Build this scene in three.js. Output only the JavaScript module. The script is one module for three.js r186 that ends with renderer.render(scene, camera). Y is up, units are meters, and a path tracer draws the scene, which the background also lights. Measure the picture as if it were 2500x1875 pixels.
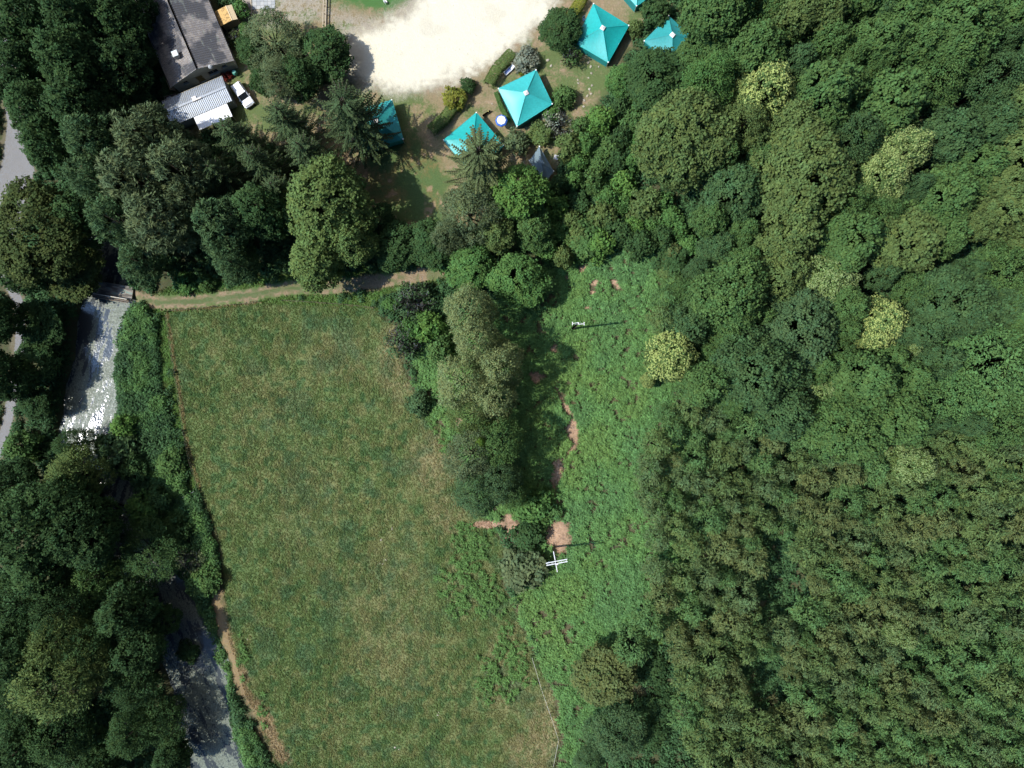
import * as THREE from 'three';
import { Sky } from 'three/addons/objects/Sky.js';
import { mergeGeometries } from 'three/addons/utils/BufferGeometryUtils.js';
import { RoundedBoxGeometry } from 'three/addons/geometries/RoundedBoxGeometry.js';

// ───────────── camera, sky, sun, exposure ─────────────
const CAM_H = 110, PPM = 15;                       // drone height (m); photograph pixels per metre of flat ground
const scene = new THREE.Scene();
const camera = new THREE.PerspectiveCamera(2 * Math.atan(937.5 / (PPM * CAM_H)) * 180 / Math.PI, 4 / 3, 0.5, 2000);
camera.position.set(0, CAM_H, 0); camera.up.set(0, 0, -1); camera.lookAt(0, 0, 0);
const sunDir = new THREE.Vector3(-0.602, 0.80, 0.075).normalize();
const sky = new Sky(); sky.scale.setScalar(1500); sky.name = 'sky'; sky.userData.kind = 'structure';
Object.assign(sky.material.uniforms.sunPosition.value, sunDir);
sky.material.uniforms.turbidity.value = 9; sky.material.uniforms.rayleigh.value = 0.5; sky.material.uniforms.mieCoefficient.value = 0.004;
if (sky.material.uniforms.cloudCoverage) { sky.material.uniforms.cloudCoverage.value = 0.5; sky.material.uniforms.cloudDensity.value = 0.5; }
scene.add(sky);
scene.environmentIntensity = 0.2;
const sun = new THREE.DirectionalLight(new THREE.Color(1, 0.955, 0.88), 4.6);
sun.position.copy(sunDir).multiplyScalar(200); sun.castShadow = true; sun.shadow.radius = 1.2;
Object.assign(sun.shadow.camera, { left: -110, right: 110, top: 90, bottom: -90, near: 10, far: 420 }); sun.shadow.mapSize.set(4096, 4096);
scene.add(sun, sun.target);
const renderer = new THREE.WebGLRenderer({ antialias: true });
renderer.toneMapping = THREE.LinearToneMapping; renderer.toneMappingExposure = 1.22; renderer.shadowMap.enabled = true;

// ───────────── helpers ─────────────
function rng(seed) { let a = seed >>> 0; return () => { a = (a + 0x6D2B79F5) >>> 0; let t = a; t = Math.imul(t ^ (t >>> 15), t | 1); t ^= t + Math.imul(t ^ (t >>> 7), t | 61); return ((t ^ (t >>> 14)) >>> 0) / 4294967296; }; }
const W = (px, py, h = 0) => { const k = (1 - h / CAM_H) / PPM; return [(px - 1250) * k, (py - 937.5) * k]; };
const clamp = (v, a = 0, b = 1) => Math.min(b, Math.max(a, v));
const lerp = (a, b, t) => a + (b - a) * t;
const sstep = (a, b, v) => { const t = clamp((v - a) / (b - a)); return t * t * (3 - 2 * t); };
const HT = new Float32Array(65536); { const r = rng(77); for (let i = 0; i < 65536; i++) HT[i] = r(); }
const hsh = (i, j) => HT[((i & 255) + ((j & 255) << 8))];
function vn(x, y) { const i = Math.floor(x), j = Math.floor(y), u = x - i, v = y - j, a = u * u * (3 - 2 * u), b = v * v * (3 - 2 * v); const p = hsh(i, j), q = hsh(i + 1, j), r = hsh(i, j + 1), s = hsh(i + 1, j + 1); return p + (q - p) * a + (r - p) * b + (p - q - r + s) * a * b; }
const fbm = (x, y, n = 4) => { let s = 0, a = 0.5, t = 0; for (let k = 0; k < n; k++) { s += a * vn(x, y); t += a; a *= 0.5; x = x * 2.03 + 17.3; y = y * 2.03 + 9.1; } return s / t; };
const used = {};
function numbered(n) { used[n] = (used[n] || 0) + 1; return used[n] === 1 ? n : n + '_' + String(used[n] - 1).padStart(3, '0'); }
function tag(o, label, category, group, kind) { if (label) o.userData.label = label; if (category) o.userData.category = category; if (group) o.userData.group = group; if (kind) o.userData.kind = kind; return o; }
function thing(name, label, category, x, y, z, turn = 0, group) { const g = new THREE.Group(); g.name = numbered(name); g.position.set(x, y, z); g.rotation.y = turn; tag(g, label, category, group); scene.add(g); return g; }
function part(parent, name, geo, mat, label) { const m = new THREE.Mesh(geo, mat); m.name = name; m.castShadow = m.receiveShadow = true; if (label) m.userData.label = label; parent.add(m); return m; }
function single(name, geo, mat, label, category, x, y, z, turn = 0, group, kind) { const m = new THREE.Mesh(geo, mat); m.name = numbered(name); m.castShadow = m.receiveShadow = true; m.position.set(x, y, z); m.rotation.y = turn; tag(m, label, category, group, kind); scene.add(m); return m; }
const box = (w, h, d, x = 0, y = 0, z = 0) => new THREE.BoxGeometry(w, h, d).translate(x, y, z);
const rbox = (w, h, d, r, x = 0, y = 0, z = 0) => new RoundedBoxGeometry(w, h, d, 2, r).translate(x, y, z);
const cyl = (r1, r2, h, n, x = 0, y = 0, z = 0) => new THREE.CylinderGeometry(r1, r2, h, n).translate(x, y, z);
const col = (r, g, b) => new THREE.Color().setRGB(r, g, b);
const std = (r, g, b, rough = 0.8, extra = {}) => new THREE.MeshStandardMaterial({ color: col(r, g, b), roughness: rough, side: THREE.DoubleSide, ...extra });
function bar(a, b, w, h) { const A = new THREE.Vector3(...a), B = new THREE.Vector3(...b), d = B.clone().sub(A), L = d.length(); const g = new THREE.BoxGeometry(w, h, L); const m = new THREE.Matrix4().lookAt(B, A, new THREE.Vector3(0, 1, 0.001)); m.setPosition(A.clone().add(B).multiplyScalar(0.5)); return g.applyMatrix4(m); }
function merge(list) { return mergeGeometries(list.map(g => { const k = g.index ? g.toNonIndexed() : g; for (const n of Object.keys(k.attributes)) if (!['position', 'normal', 'uv'].includes(n)) k.deleteAttribute(n); return k; })); }
function tube(points, radii, n = 6) {          // tapered tube through points
  const P = points.map(p => new THREE.Vector3(...p)), pos = [], nor = [], uv = [], idx = [];
  for (let i = 0; i < P.length; i++) {
    const d = (P[Math.min(i + 1, P.length - 1)].clone().sub(P[Math.max(i - 1, 0)])).normalize();
    const a = Math.abs(d.y) < 0.9 ? new THREE.Vector3(0, 1, 0) : new THREE.Vector3(1, 0, 0), u = new THREE.Vector3().crossVectors(d, a).normalize(), v = new THREE.Vector3().crossVectors(u, d);
    for (let k = 0; k <= n; k++) { const t = k / n * Math.PI * 2, c = Math.cos(t), s = Math.sin(t), q = u.clone().multiplyScalar(c).addScaledVector(v, s); nor.push(q.x, q.y, q.z); q.multiplyScalar(radii[i]).add(P[i]); pos.push(q.x, q.y, q.z); uv.push(k / n, i); }
    if (i) for (let k = 0; k < n; k++) { const a0 = (i - 1) * (n + 1) + k, b0 = a0 + n + 1; idx.push(a0, a0 + 1, b0, b0, a0 + 1, b0 + 1); }
  }
  const g = new THREE.BufferGeometry(); g.setAttribute('position', new THREE.Float32BufferAttribute(pos, 3)); g.setAttribute('normal', new THREE.Float32BufferAttribute(nor, 3)); g.setAttribute('uv', new THREE.Float32BufferAttribute(uv, 2)); g.setIndex(idx); return g;
}
function tex(w, h, fn, srgb = true) { const d = new Uint8Array(w * h * 4); for (let j = 0; j < h; j++) for (let i = 0; i < w; i++) { const c = fn(i, j), k = (j * w + i) * 4; d[k] = c[0]; d[k + 1] = c[1]; d[k + 2] = c[2]; d[k + 3] = 255; } const t = new THREE.DataTexture(d, w, h); t.magFilter = THREE.LinearFilter; t.minFilter = THREE.LinearFilter; t.wrapS = t.wrapT = THREE.RepeatWrapping; if (srgb) t.colorSpace = THREE.SRGBColorSpace; t.needsUpdate = true; return t; }
const S8 = v => 255 * (v <= 0.0031308 ? 12.92 * v : 1.055 * Math.pow(v, 1 / 2.4) - 0.055);

// ───────────── the plan of the ground: outlines traced on the ground, in metres ─────────────
const poly = a => a.map(p => W(p[0], p[1]));
const Z = {
  river: poly([[205, 520], [300, 520], [296, 640], [318, 735], [292, 800], [274, 900], [284, 1000], [275, 1060], [300, 1120], [335, 1215], [345, 1290], [385, 1360], [435, 1412], [475, 1480], [512, 1545], [548, 1620], [552, 1700], [568, 1790], [600, 1890], [470, 1890], [440, 1780], [425, 1690], [385, 1600], [395, 1520], [335, 1440], [285, 1385], [268, 1310], [255, 1230], [235, 1150], [185, 1110], [140, 1070], [160, 960], [180, 880], [185, 800], [205, 730], [215, 640]]),
  gravel: poly([[1380, -40], [1345, 30], [1290, 80], [1235, 125], [1180, 165], [1110, 195], [1040, 215], [960, 210], [890, 190], [850, 150], [845, 110], [880, 75], [940, 55], [1010, 25], [1050, -40]]),
  gravelThin: poly([[1395, -40], [1350, 45], [1250, 130], [1130, 205], [1060, 232], [960, 228], [885, 222], [840, 180], [820, 130], [830, 60], [760, 45], [700, 60], [640, 60], [600, 40], [600, -40], [790, -40], [790, 20], [870, 30], [930, 40], [1000, -10], [1040, -40]]),
  lawnGreen: poly([[840, -40], [1030, -40], [1000, 5], [960, 22], [890, 18], [850, 0]]),
  camp: poly([[560, 20], [620, 0], [700, -40], [1600, -40], [1640, 20], [1570, 60], [1520, 140], [1470, 240], [1440, 300], [1390, 330], [1340, 440], [1290, 470], [1180, 540], [1080, 570], [960, 600], [900, 560], [880, 480], [820, 420], [640, 340], [540, 300], [440, 330], [380, 260], [560, 180]]),
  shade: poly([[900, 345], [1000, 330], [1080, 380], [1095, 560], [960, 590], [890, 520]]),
  meadow: poly([[408, 765], [520, 752], [650, 742], [800, 746], [905, 752], [965, 800], [985, 900], [1020, 980], [1070, 1030], [1120, 1100], [1140, 1220], [1190, 1265], [1230, 1340], [1225, 1430], [1260, 1500], [1315, 1620], [1350, 1700], [1368, 1800], [1352, 1900], [690, 1900], [640, 1780], [600, 1690], [560, 1560], [545, 1420], [545, 1350], [515, 1260], [490, 1190], [465, 1100], [440, 960], [425, 870]]),
  verge: poly([[320, 735], [460, 690], [640, 670], [900, 640], [1080, 640], [1090, 690], [940, 720], [930, 760], [640, 750], [415, 770], [440, 960], [490, 1190], [460, 1210], [430, 1080], [390, 900], [380, 780]]),
  bracken: poly([[1330, 650], [1400, 620], [1480, 570], [1560, 560], [1640, 600], [1690, 690], [1700, 800], [1680, 960], [1700, 1100], [1700, 1300], [1720, 1420], [1700, 1480], [1640, 1560], [1560, 1600], [1480, 1760], [1470, 1900], [1352, 1900], [1368, 1800], [1350, 1700], [1310, 1600], [1255, 1480], [1250, 1400], [1250, 1320], [1180, 1270], [1110, 1100], [1040, 1000], [1010, 930], [1010, 860], [1100, 760], [1280, 700]]),
  road: poly([[-60, -40], [12, -20], [26, 40], [38, 190], [58, 320], [84, 415], [62, 500], [24, 600], [14, 660], [-60, 700], [-60, 560], [-14, 470], [8, 380], [18, 300], [0, 180], [-30, 60]]),
};
const L = {   // centre lines: [points, half width m]
  lane: [poly([[-20, 640], [22, 690], [46, 740], [50, 800], [46, 870], [34, 950], [18, 1030], [-5, 1110]]), 0.8],
  track: [poly([[318, 728], [380, 738], [480, 735], [600, 722], [700, 704], [800, 702], [900, 690], [1000, 676], [1095, 660]]), 1.05],
  fenceA: [poly([[409, 760], [520, 750], [640, 738]]), 0.16],
  fenceB: [poly([[690, 734], [760, 738], [840, 744], [915, 752]]), 0.1],
  fenceC: [poly([[409, 762], [424, 870], [440, 960], [452, 1050], [470, 1130], [488, 1190]]), 0.22],
  foot: [poly([[1352, 935], [1375, 985], [1395, 1010], [1408, 1050], [1405, 1085], [1382, 1105], [1360, 1130], [1348, 1165], [1355, 1200], [1368, 1250], [1366, 1300], [1365, 1345]]), 0.32],
  foot2: [poly([[1240, 1255], [1250, 1310], [1290, 1325], [1340, 1300]]), 0.5],
  bankPath: [poly([[528, 1440], [535, 1500], [556, 1560], [572, 1620], [600, 1690], [640, 1740], [690, 1850]]), 0.95],
};
const DIRT = [[1365, 1310, 34, 44], [1250, 1300, 22, 40], [1395, 1045, 16, 34], [1360, 1150, 16, 34], [1450, 690, 16, 8], [1445, 715, 12, 6], [1425, 650, 12, 6], [1435, 750, 14, 6], [1500, 690, 14, 8], [1385, 670, 8, 14], [1350, 850, 14, 10], [1420, 660, 10, 10], [1310, 920, 18, 16], [1120, 1030, 12, 16], [1190, 1280, 60, 10], [1510, 700, 7, 7]].map(([x, y, a, b]) => [...W(x, y), a / PPM, b / PPM]);
const STRAW = [[990, 880, 75, 120, .8], [1060, 1120, 70, 90, .7], [830, 870, 80, 70, .35], [1340, 1790, 60, 120, .95], [1290, 1840, 60, 60, .8], [1240, 1640, 60, 120, .5], [1090, 1260, 50, 60, .55], [960, 1500, 120, 200, .3], [750, 1240, 100, 160, .22], [640, 1000, 90, 120, .12], [1130, 1420, 50, 90, .4]].map(([x, y, a, b, s]) => [...W(x, y), a / PPM, b / PPM, s]);

const GX = 90, GZ = 68, GN = 450, GM = 340;          // half extents of the detailed ground and the grid that the outlines are sampled on
function segd(x, z, a, b) { const dx = b[0] - a[0], dz = b[1] - a[1], t = clamp(((x - a[0]) * dx + (z - a[1]) * dz) / (dx * dx + dz * dz)); const ex = x - a[0] - dx * t, ez = z - a[1] - dz * t; return ex * ex + ez * ez; }
function inPoly(x, z, p) { let s = false; for (let i = 0, j = p.length - 1; i < p.length; j = i++) if ((p[i][1] > z) !== (p[j][1] > z) && x < (p[j][0] - p[i][0]) * (z - p[i][1]) / (p[j][1] - p[i][1]) + p[i][0]) s = !s; return s; }
const F = {};
function field(fn) { const a = new Float32Array((GN + 1) * (GM + 1)); for (let j = 0; j <= GM; j++) for (let i = 0; i <= GN; i++) a[j * (GN + 1) + i] = fn(-GX + 2 * GX * i / GN, -GZ + 2 * GZ * j / GM); return a; }
for (const k in Z) F[k] = field((x, z) => { let d = 1e9; const p = Z[k]; for (let i = 0, j = p.length - 1; i < p.length; j = i++) d = Math.min(d, segd(x, z, p[j], p[i])); return (inPoly(x, z, p) ? -1 : 1) * Math.sqrt(d); });
for (const k in L) F[k] = field((x, z) => { let d = 1e9; const p = L[k][0]; for (let i = 1; i < p.length; i++) d = Math.min(d, segd(x, z, p[i - 1], p[i])); return Math.sqrt(d) - L[k][1]; });
function at(k, x, z) { const u = clamp((x + GX) / (2 * GX) * GN, 0, GN - 0.001), v = clamp((z + GZ) / (2 * GZ) * GM, 0, GM - 0.001), i = u | 0, j = v | 0, a = u - i, b = v - j, f = F[k], o = j * (GN + 1) + i; return (f[o] * (1 - a) + f[o + 1] * a) * (1 - b) + (f[o + GN + 1] * (1 - a) + f[o + GN + 2] * a) * b; }
const BED = -1.35, WATER = -0.75;
function groundY(x, z) {
  if (Math.abs(x) >= GX || Math.abs(z) >= GZ) return 0;
  const e = sstep(0, 5, Math.min(GX - Math.abs(x), GZ - Math.abs(z)));
  const r = at('river', x, z), hard = Math.min(at('gravel', x, z), at('road', x, z), at('lane', x, z), at('camp', x, z));
  let y = (fbm(x * 0.22 + 40, z * 0.22, 3) - 0.5) * 0.5 * sstep(-0.5, 3, hard) + (fbm(x * 0.9, z * 0.9, 2) - 0.5) * 0.08;
  y = lerp(BED, y, sstep(-0.6, 1.7, r + (fbm(x * 0.6, z * 0.6, 2) - 0.5) * 0.8));
  return y * e;
}
// colour of the ground: matter only (soil, gravel, grass, litter)
const mix3 = (a, b, t) => { a[0] += (b[0] - a[0]) * t; a[1] += (b[1] - a[1]) * t; a[2] += (b[2] - a[2]) * t; };
function groundColor(x, z) {
  const n1 = vn(x * 5.3, z * 5.3), n2 = vn(x * 1.9 + 7, z * 1.9), n3 = fbm(x * 0.45, z * 0.45 + 31, 3), n4 = vn(x * 0.13 + 3, z * 0.13), g = vn(x * 11.3, z * 11.3);
  const wob = (n2 - 0.5) * 0.9 + (n3 - 0.5) * 1.8 + (n1 - 0.5) * 0.4;
  const c = [0.050 + 0.02 * n1, 0.056 + 0.02 * n2, 0.024];                                      // woodland litter and moss
  const w = (k, soft, amp = 1) => sstep(soft, -soft, at(k, x, z) + wob * amp);
  let m = w('bracken', 0.5, 0.7); if (m > 0) mix3(c, [0.065 + 0.045 * n2, 0.068 + 0.02 * n2, 0.03 + 0.01 * n2], m);
  m = w('verge', 0.6, 0.8); if (m > 0) mix3(c, [0.06 + 0.03 * n3, 0.115 + 0.04 * n1, 0.03], m);
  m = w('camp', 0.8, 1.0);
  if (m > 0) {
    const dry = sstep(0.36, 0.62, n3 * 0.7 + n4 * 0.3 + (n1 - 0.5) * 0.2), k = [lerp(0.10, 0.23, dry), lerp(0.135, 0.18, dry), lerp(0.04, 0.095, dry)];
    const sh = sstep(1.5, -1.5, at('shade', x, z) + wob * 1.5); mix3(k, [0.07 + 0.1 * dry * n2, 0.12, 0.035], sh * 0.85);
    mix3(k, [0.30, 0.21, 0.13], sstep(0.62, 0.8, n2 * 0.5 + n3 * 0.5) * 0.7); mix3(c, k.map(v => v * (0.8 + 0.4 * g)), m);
  }
  m = w('lawnGreen', 0.7, 0.8); if (m > 0) mix3(c, [0.055, 0.14, 0.03], m);
  m = w('gravelThin', 1.2, 1.6); if (m > 0) mix3(c, [0.31, 0.275, 0.21].map(v => v * (0.75 + 0.5 * g)), m * 0.85 * sstep(0.32, 0.6, n2 * 0.4 + n1 * 0.3 + g * 0.3 + 0.06));
  m = w('gravel', 1.6, 1.4); if (m > 0) { const k = [0.66, 0.61, 0.465].map(v => v * (0.9 + 0.14 * g - 0.10 * sstep(0.55, 0.8, n3))); if (g < 0.07 && n1 < 0.4) mix3(k, [0.3, 0.28, 0.2], 0.6); mix3(c, k, m); }
  m = w('meadow', 0.35, 0.35);
  if (m > 0) {
    const a = 0.35 * (x + 0.4 * z), str = vn(x * 1.7 + z * 0.35, z * 1.0 - x * 0.4), tuft = vn(x * 1.15 + 50, z * 1.15), bl = fbm(x * 0.09 + 8, z * 0.09 + 2, 2);
    const k = [0.088, 0.132, 0.036]; mix3(k, [0.135, 0.150, 0.050], sstep(0.40, 0.75, str * 0.35 + n3 * 0.4 + bl * 0.35 - 0.05)); mix3(k, [0.046, 0.100, 0.028], sstep(0.52, 0.85, tuft) * 0.8);
    let s = 0; for (const q of STRAW) { const dx = (x - q[0]) / q[2], dz = (z - q[1]) / q[3], d = dx * dx + dz * dz; if (d < 1.6) s = Math.max(s, q[4] * sstep(1.5, 0.2, d + wob * 0.35)); }
    mix3(k, n2 > 0.5 ? [0.24, 0.2, 0.095] : [0.2, 0.175, 0.075], s * (0.35 + 0.65 * sstep(0.3, 0.62, str * 0.5 + n1 * 0.5)));
    mix3(k, [0.05, 0.1, 0.04], 0.5 * sstep(0.6, 0.75, fbm(x * 0.3 + 70, z * 0.3, 3)));
    mix3(c, k.map(v => v * (0.72 + 0.38 * g + 0.2 * n1)), m);
  }
  for (const k of ['fenceA', 'fenceB', 'fenceC']) { m = sstep(0.14, -0.1, at(k, x, z) + (n1 - 0.5) * 0.3); if (m > 0) mix3(c, k === 'fenceB' ? [0.13, 0.12, 0.05] : [0.19, 0.14, 0.06], m * 0.85); }
  m = sstep(0.5, -0.4, at('track', x, z) + wob * 0.55); if (m > 0) { const d = at('track', x, z) + 1.05, mid = sstep(0.5, 0.15, d + (n2 - 0.5) * 0.9 + (n3 - .5) * .8); const k = [0.27, 0.195, 0.115].map(v => v * (0.7 + 0.5 * g)); mix3(k, [0.095, 0.125, 0.042], clamp(mid * 0.9 * sstep(-20, -35, x) + 0.75 * sstep(0.42, 0.66, n3 * .6 + n2 * .4))); mix3(c, k, m); }
  m = sstep(0.6, -0.5, at('bankPath', x, z) + wob * 1.0); if (m > 0) mix3(c, [0.2 + 0.08 * g, 0.145 + 0.05 * g, 0.085], m * 0.9);
  for (const k of ['foot', 'foot2']) { m = sstep(0.3, -0.3, at(k, x, z) + wob * 0.45); if (m > 0) mix3(c, [0.34 + 0.12 * g, 0.215 + 0.07 * g, 0.135 + 0.04 * g].map(v => v * (.65 + .6 * n1)), m * 0.95); }
  for (const q of DIRT) { const dx = (x - q[0]) / q[2], dz = (z - q[1]) / q[3], d = Math.sqrt(dx * dx + dz * dz) + wob * 0.35; if (d < 1.15) { const s = .55 + .6 * n1 + .25 * (n2 - .5); mix3(c, [(0.37 + 0.12 * g) * s, (0.235 + 0.08 * g) * s, (0.145 + 0.05 * g) * s], sstep(1.2, 0.6, d + (n1 - .5) * .5)); }; }
  for (const k of ['road', 'lane']) { m = sstep(0.12, -0.12, at(k, x, z) + (n1 - 0.5) * 0.25); if (m > 0) mix3(c, [0.215, 0.208, 0.195].map(v => v * (0.9 + 0.12 * g + 0.12 * (n3 - 0.5))), m); m = sstep(0.9, 0.1, at(k, x, z) + wob * 0.5) * (1 - m); if (m > 0 && x < -70) mix3(c, [0.2, 0.16, 0.1], m * 0.5); }
  m = sstep(0.6, -0.4, at('river', x, z) + wob * 0.3); if (m > 0) mix3(c, [0.05 + 0.03 * n2, 0.042 + 0.02 * n2, 0.022], m);
  return c;
}
const GTW = 2048, GTH = 1548;
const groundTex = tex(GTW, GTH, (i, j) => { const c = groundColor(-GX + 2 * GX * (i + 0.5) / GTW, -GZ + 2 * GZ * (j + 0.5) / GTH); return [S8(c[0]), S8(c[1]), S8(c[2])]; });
groundTex.wrapS = groundTex.wrapT = THREE.ClampToEdgeWrapping;
const bumpTex = tex(512, 512, (i, j) => { const p = (f) => { const s = f / 512; return vn((i * s) % f, (j * s) % f); }; const v = 255 * clamp(0.5 + 0.5 * ((p(256) - 0.5) + (p(128) - 0.5) * 0.8 + (p(32) - 0.5) * 0.5)); return [v, v, v]; }, false);
bumpTex.repeat.set(22, 17);
const groundMat = new THREE.MeshStandardMaterial({ map: groundTex, bumpMap: bumpTex, bumpScale: 0.05, roughness: 0.95 });
{ // split the ground sheet into the pieces a viewer would name
  const NX = 360, NZ = 272, bins = {};
  const zone = (x, z) => at('river', x, z) < -0.2 ? 'river_bed' : at('road', x, z) < 0 ? 'road' : at('lane', x, z) < 0 ? 'lane' : at('track', x, z) < 0.1 ? 'dirt_track' : at('meadow', x, z) < 0 ? 'meadow' : at('gravel', x, z) < 0.8 ? 'gravel_yard' : (at('foot', x, z) < 0.1 || at('foot2', x, z) < 0.1) ? 'footpath' : at('bankPath', x, z) < 0.1 ? 'bank_path' : at('camp', x, z) < 0 ? 'campsite_lawn' : at('verge', x, z) < 0 ? 'grass_verge' : at('bracken', x, z) < 0 ? 'hillside_ground' : 'woodland_ground';
  const px = i => -GX + 2 * GX * i / NX, pz = j => -GZ + 2 * GZ * j / NZ, hgt = new Float32Array((NX + 1) * (NZ + 1));
  for (let j = 0; j <= NZ; j++) for (let i = 0; i <= NX; i++) hgt[j * (NX + 1) + i] = groundY(px(i), pz(j));
  const H = (i, j) => hgt[clamp(j, 0, NZ) * (NX + 1) + clamp(i, 0, NX)];
  for (let j = 0; j < NZ; j++) for (let i = 0; i < NX; i++) (bins[zone(px(i + 0.5), pz(j + 0.5))] ||= []).push(i, j);
  const cell = 2 * GX / NX;
  for (const k in bins) {
    const map = new Map(), pos = [], nor = [], uv = [], idx = [], b = bins[k];
    const V = (i, j) => { const key = j * 1000 + i; let v = map.get(key); if (v === undefined) { v = map.size; map.set(key, v); pos.push(px(i), H(i, j), pz(j)); const n = new THREE.Vector3(H(i - 1, j) - H(i + 1, j), 2 * cell, H(i, j - 1) - H(i, j + 1)).normalize(); nor.push(n.x, n.y, n.z); uv.push(i / NX, j / NZ); } return v; };
    for (let q = 0; q < b.length; q += 2) { const i = b[q], j = b[q + 1], A = V(i, j), B = V(i + 1, j), C = V(i, j + 1), D = V(i + 1, j + 1); idx.push(A, C, B, B, C, D); }
    const g = new THREE.BufferGeometry(); g.setAttribute('position', new THREE.Float32BufferAttribute(pos, 3)); g.setAttribute('normal', new THREE.Float32BufferAttribute(nor, 3)); g.setAttribute('uv', new THREE.Float32BufferAttribute(uv, 2)); g.setIndex(idx);
    const m = new THREE.Mesh(g, groundMat); m.name = numbered(k); m.receiveShadow = true; m.userData.kind = 'structure'; scene.add(m);
  }
  const o = 700, s = new THREE.Shape([[-o, -o], [o, -o], [o, o], [-o, o]].map(p => new THREE.Vector2(...p))); s.holes.push(new THREE.Path([[-GX, -GZ], [-GX, GZ], [GX, GZ], [GX, -GZ]].map(p => new THREE.Vector2(...p))));
  const m = new THREE.Mesh(new THREE.ShapeGeometry(s).rotateX(-Math.PI / 2), std(0.055, 0.085, 0.03, 0.95)); m.name = 'terrain'; m.userData.kind = 'structure'; m.receiveShadow = true; scene.add(m);
}
{ // the river: rippled water over a weedy bed, with pale rafts of water weed combed by the current
  const x0 = -78, x1 = -40, z0 = -32, z1 = 66, tw = 640, th = 1650;
  const weedAt = (x, z) => { const sk = z < 20 ? 0.25 : -0.45, s = x + sk * z, n = fbm(s * 1.5, z * 0.35 + 5, 4), q = vn(x * 7, z * 5), e = fbm(s * 0.5 + 11, z * 0.2, 2); return sstep(0.43, 0.53, n * 0.75 + e * 0.3 + (q - 0.5) * 0.22); };
  const c = tex(tw, th, (i, j) => { const x = lerp(x0, x1, i / tw), z = lerp(z0, z1, j / th), q = vn(x * 9, z * 7), k = [0.052, 0.060, 0.062]; mix3(k, [0.155, 0.18, 0.135].map(v => v * (0.55 + 0.8 * q)), weedAt(x, z) * 0.9); return [S8(k[0]), S8(k[1]), S8(k[2])]; });
  const rough = tex(tw, th, (i, j) => { const x = lerp(x0, x1, i / tw), z = lerp(z0, z1, j / th), v = 255 * lerp(0.13, 0.62, weedAt(x, z) * (0.55 + 0.45 * sstep(.25, .6, vn(x * 8, z * 8)))); return [v, v, v]; }, false);
  const r = tex(tw, th, (i, j) => { const x = lerp(x0, x1, i / tw), z = lerp(z0, z1, j / th), rif = sstep(16, 4, Math.abs(z - 6)) * 0.6 + 0.4; const v = 0.5 + rif * 0.5 * ((vn(x * 4.8, z * 3.4) - 0.5) + (vn(x * 8.7 + 3, z * 7.2) - 0.5) * 0.7 + (vn(x * 1.6, z * 1.1) - 0.5) * 0.8); return [255 * clamp(v), 255 * clamp(v), 255 * clamp(v)]; }, false);
  const g = new THREE.PlaneGeometry(x1 - x0, z1 - z0).rotateX(-Math.PI / 2); for (let i = 0; i < 4; i++) g.attributes.uv.setY(i, 1 - g.attributes.uv.getY(i));
  const m = new THREE.Mesh(g, new THREE.MeshPhysicalMaterial({ map: c, bumpMap: r, bumpScale: 0.034, roughness: 1, roughnessMap: rough, ior: 1.33, specularIntensity: 1 })); m.position.set((x0 + x1) / 2, WATER, (z0 + z1) / 2); m.name = 'river'; m.userData.kind = 'structure'; m.receiveShadow = true;
  scene.add(m);
}

// ───────────── foliage ─────────────
class Leaves {           // many small pointed leaves / sprays, each its own face, with its own tint
  constructor(seed) { this.r = rng(seed); this.p = []; this.n = []; this.c = []; this.i = []; }
  leaf(x, y, z, nx, ny, nz, tx, ty, tz, L, Wd, tint, ox = 0, oy = 0, oz = 0) {
    let l = Math.hypot(nx, ny, nz) || 1; nx /= l; ny /= l; nz /= l;
    let d = tx * nx + ty * ny + tz * nz; tx -= d * nx; ty -= d * ny; tz -= d * nz; l = Math.hypot(tx, ty, tz); if (l < 1e-4) { tx = ny; ty = -nx; tz = 0.01; l = Math.hypot(tx, ty, tz); } tx /= l; ty /= l; tz /= l;
    const bx = ny * tz - nz * ty, by = nz * tx - nx * tz, bz = nx * ty - ny * tx, k = this.p.length / 3, a = L / 2, b = Wd / 2;
    this.p.push(x - tx * a, y - ty * a, z - tz * a, x - bx * b + tx * a * .15, y - by * b + ty * a * .15, z - bz * b + tz * a * .15, x + tx * a, y + ty * a, z + tz * a, x + bx * b + tx * a * .15, y + by * b + ty * a * .15, z + bz * b + tz * a * .15);
    let sx = nx * .65 + ox * .35, sy = ny * .65 + oy * .35, sz = nz * .65 + oz * .35; l = Math.hypot(sx, sy, sz) || 1; sx /= l; sy /= l; sz /= l;
    for (let q = 0; q < 4; q++) { this.n.push(sx, sy, sz); this.c.push(tint[0], tint[1], tint[2]); }
    this.i.push(k, k + 1, k + 2, k, k + 2, k + 3);
  }
  build() { const g = new THREE.BufferGeometry(); g.setAttribute('position', new THREE.Float32BufferAttribute(this.p, 3)); g.setAttribute('normal', new THREE.Float32BufferAttribute(this.n, 3)); g.setAttribute('color', new THREE.Float32BufferAttribute(this.c, 3)); g.setIndex(this.i); return g; }
}
const dirOf = (r, minY = -1) => { for (;;) { const y = r() * 2 - 1, a = r() * 6.2832, s = Math.sqrt(1 - y * y); if (y >= minY) return [Math.cos(a) * s, y, Math.sin(a) * s]; } };
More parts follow.
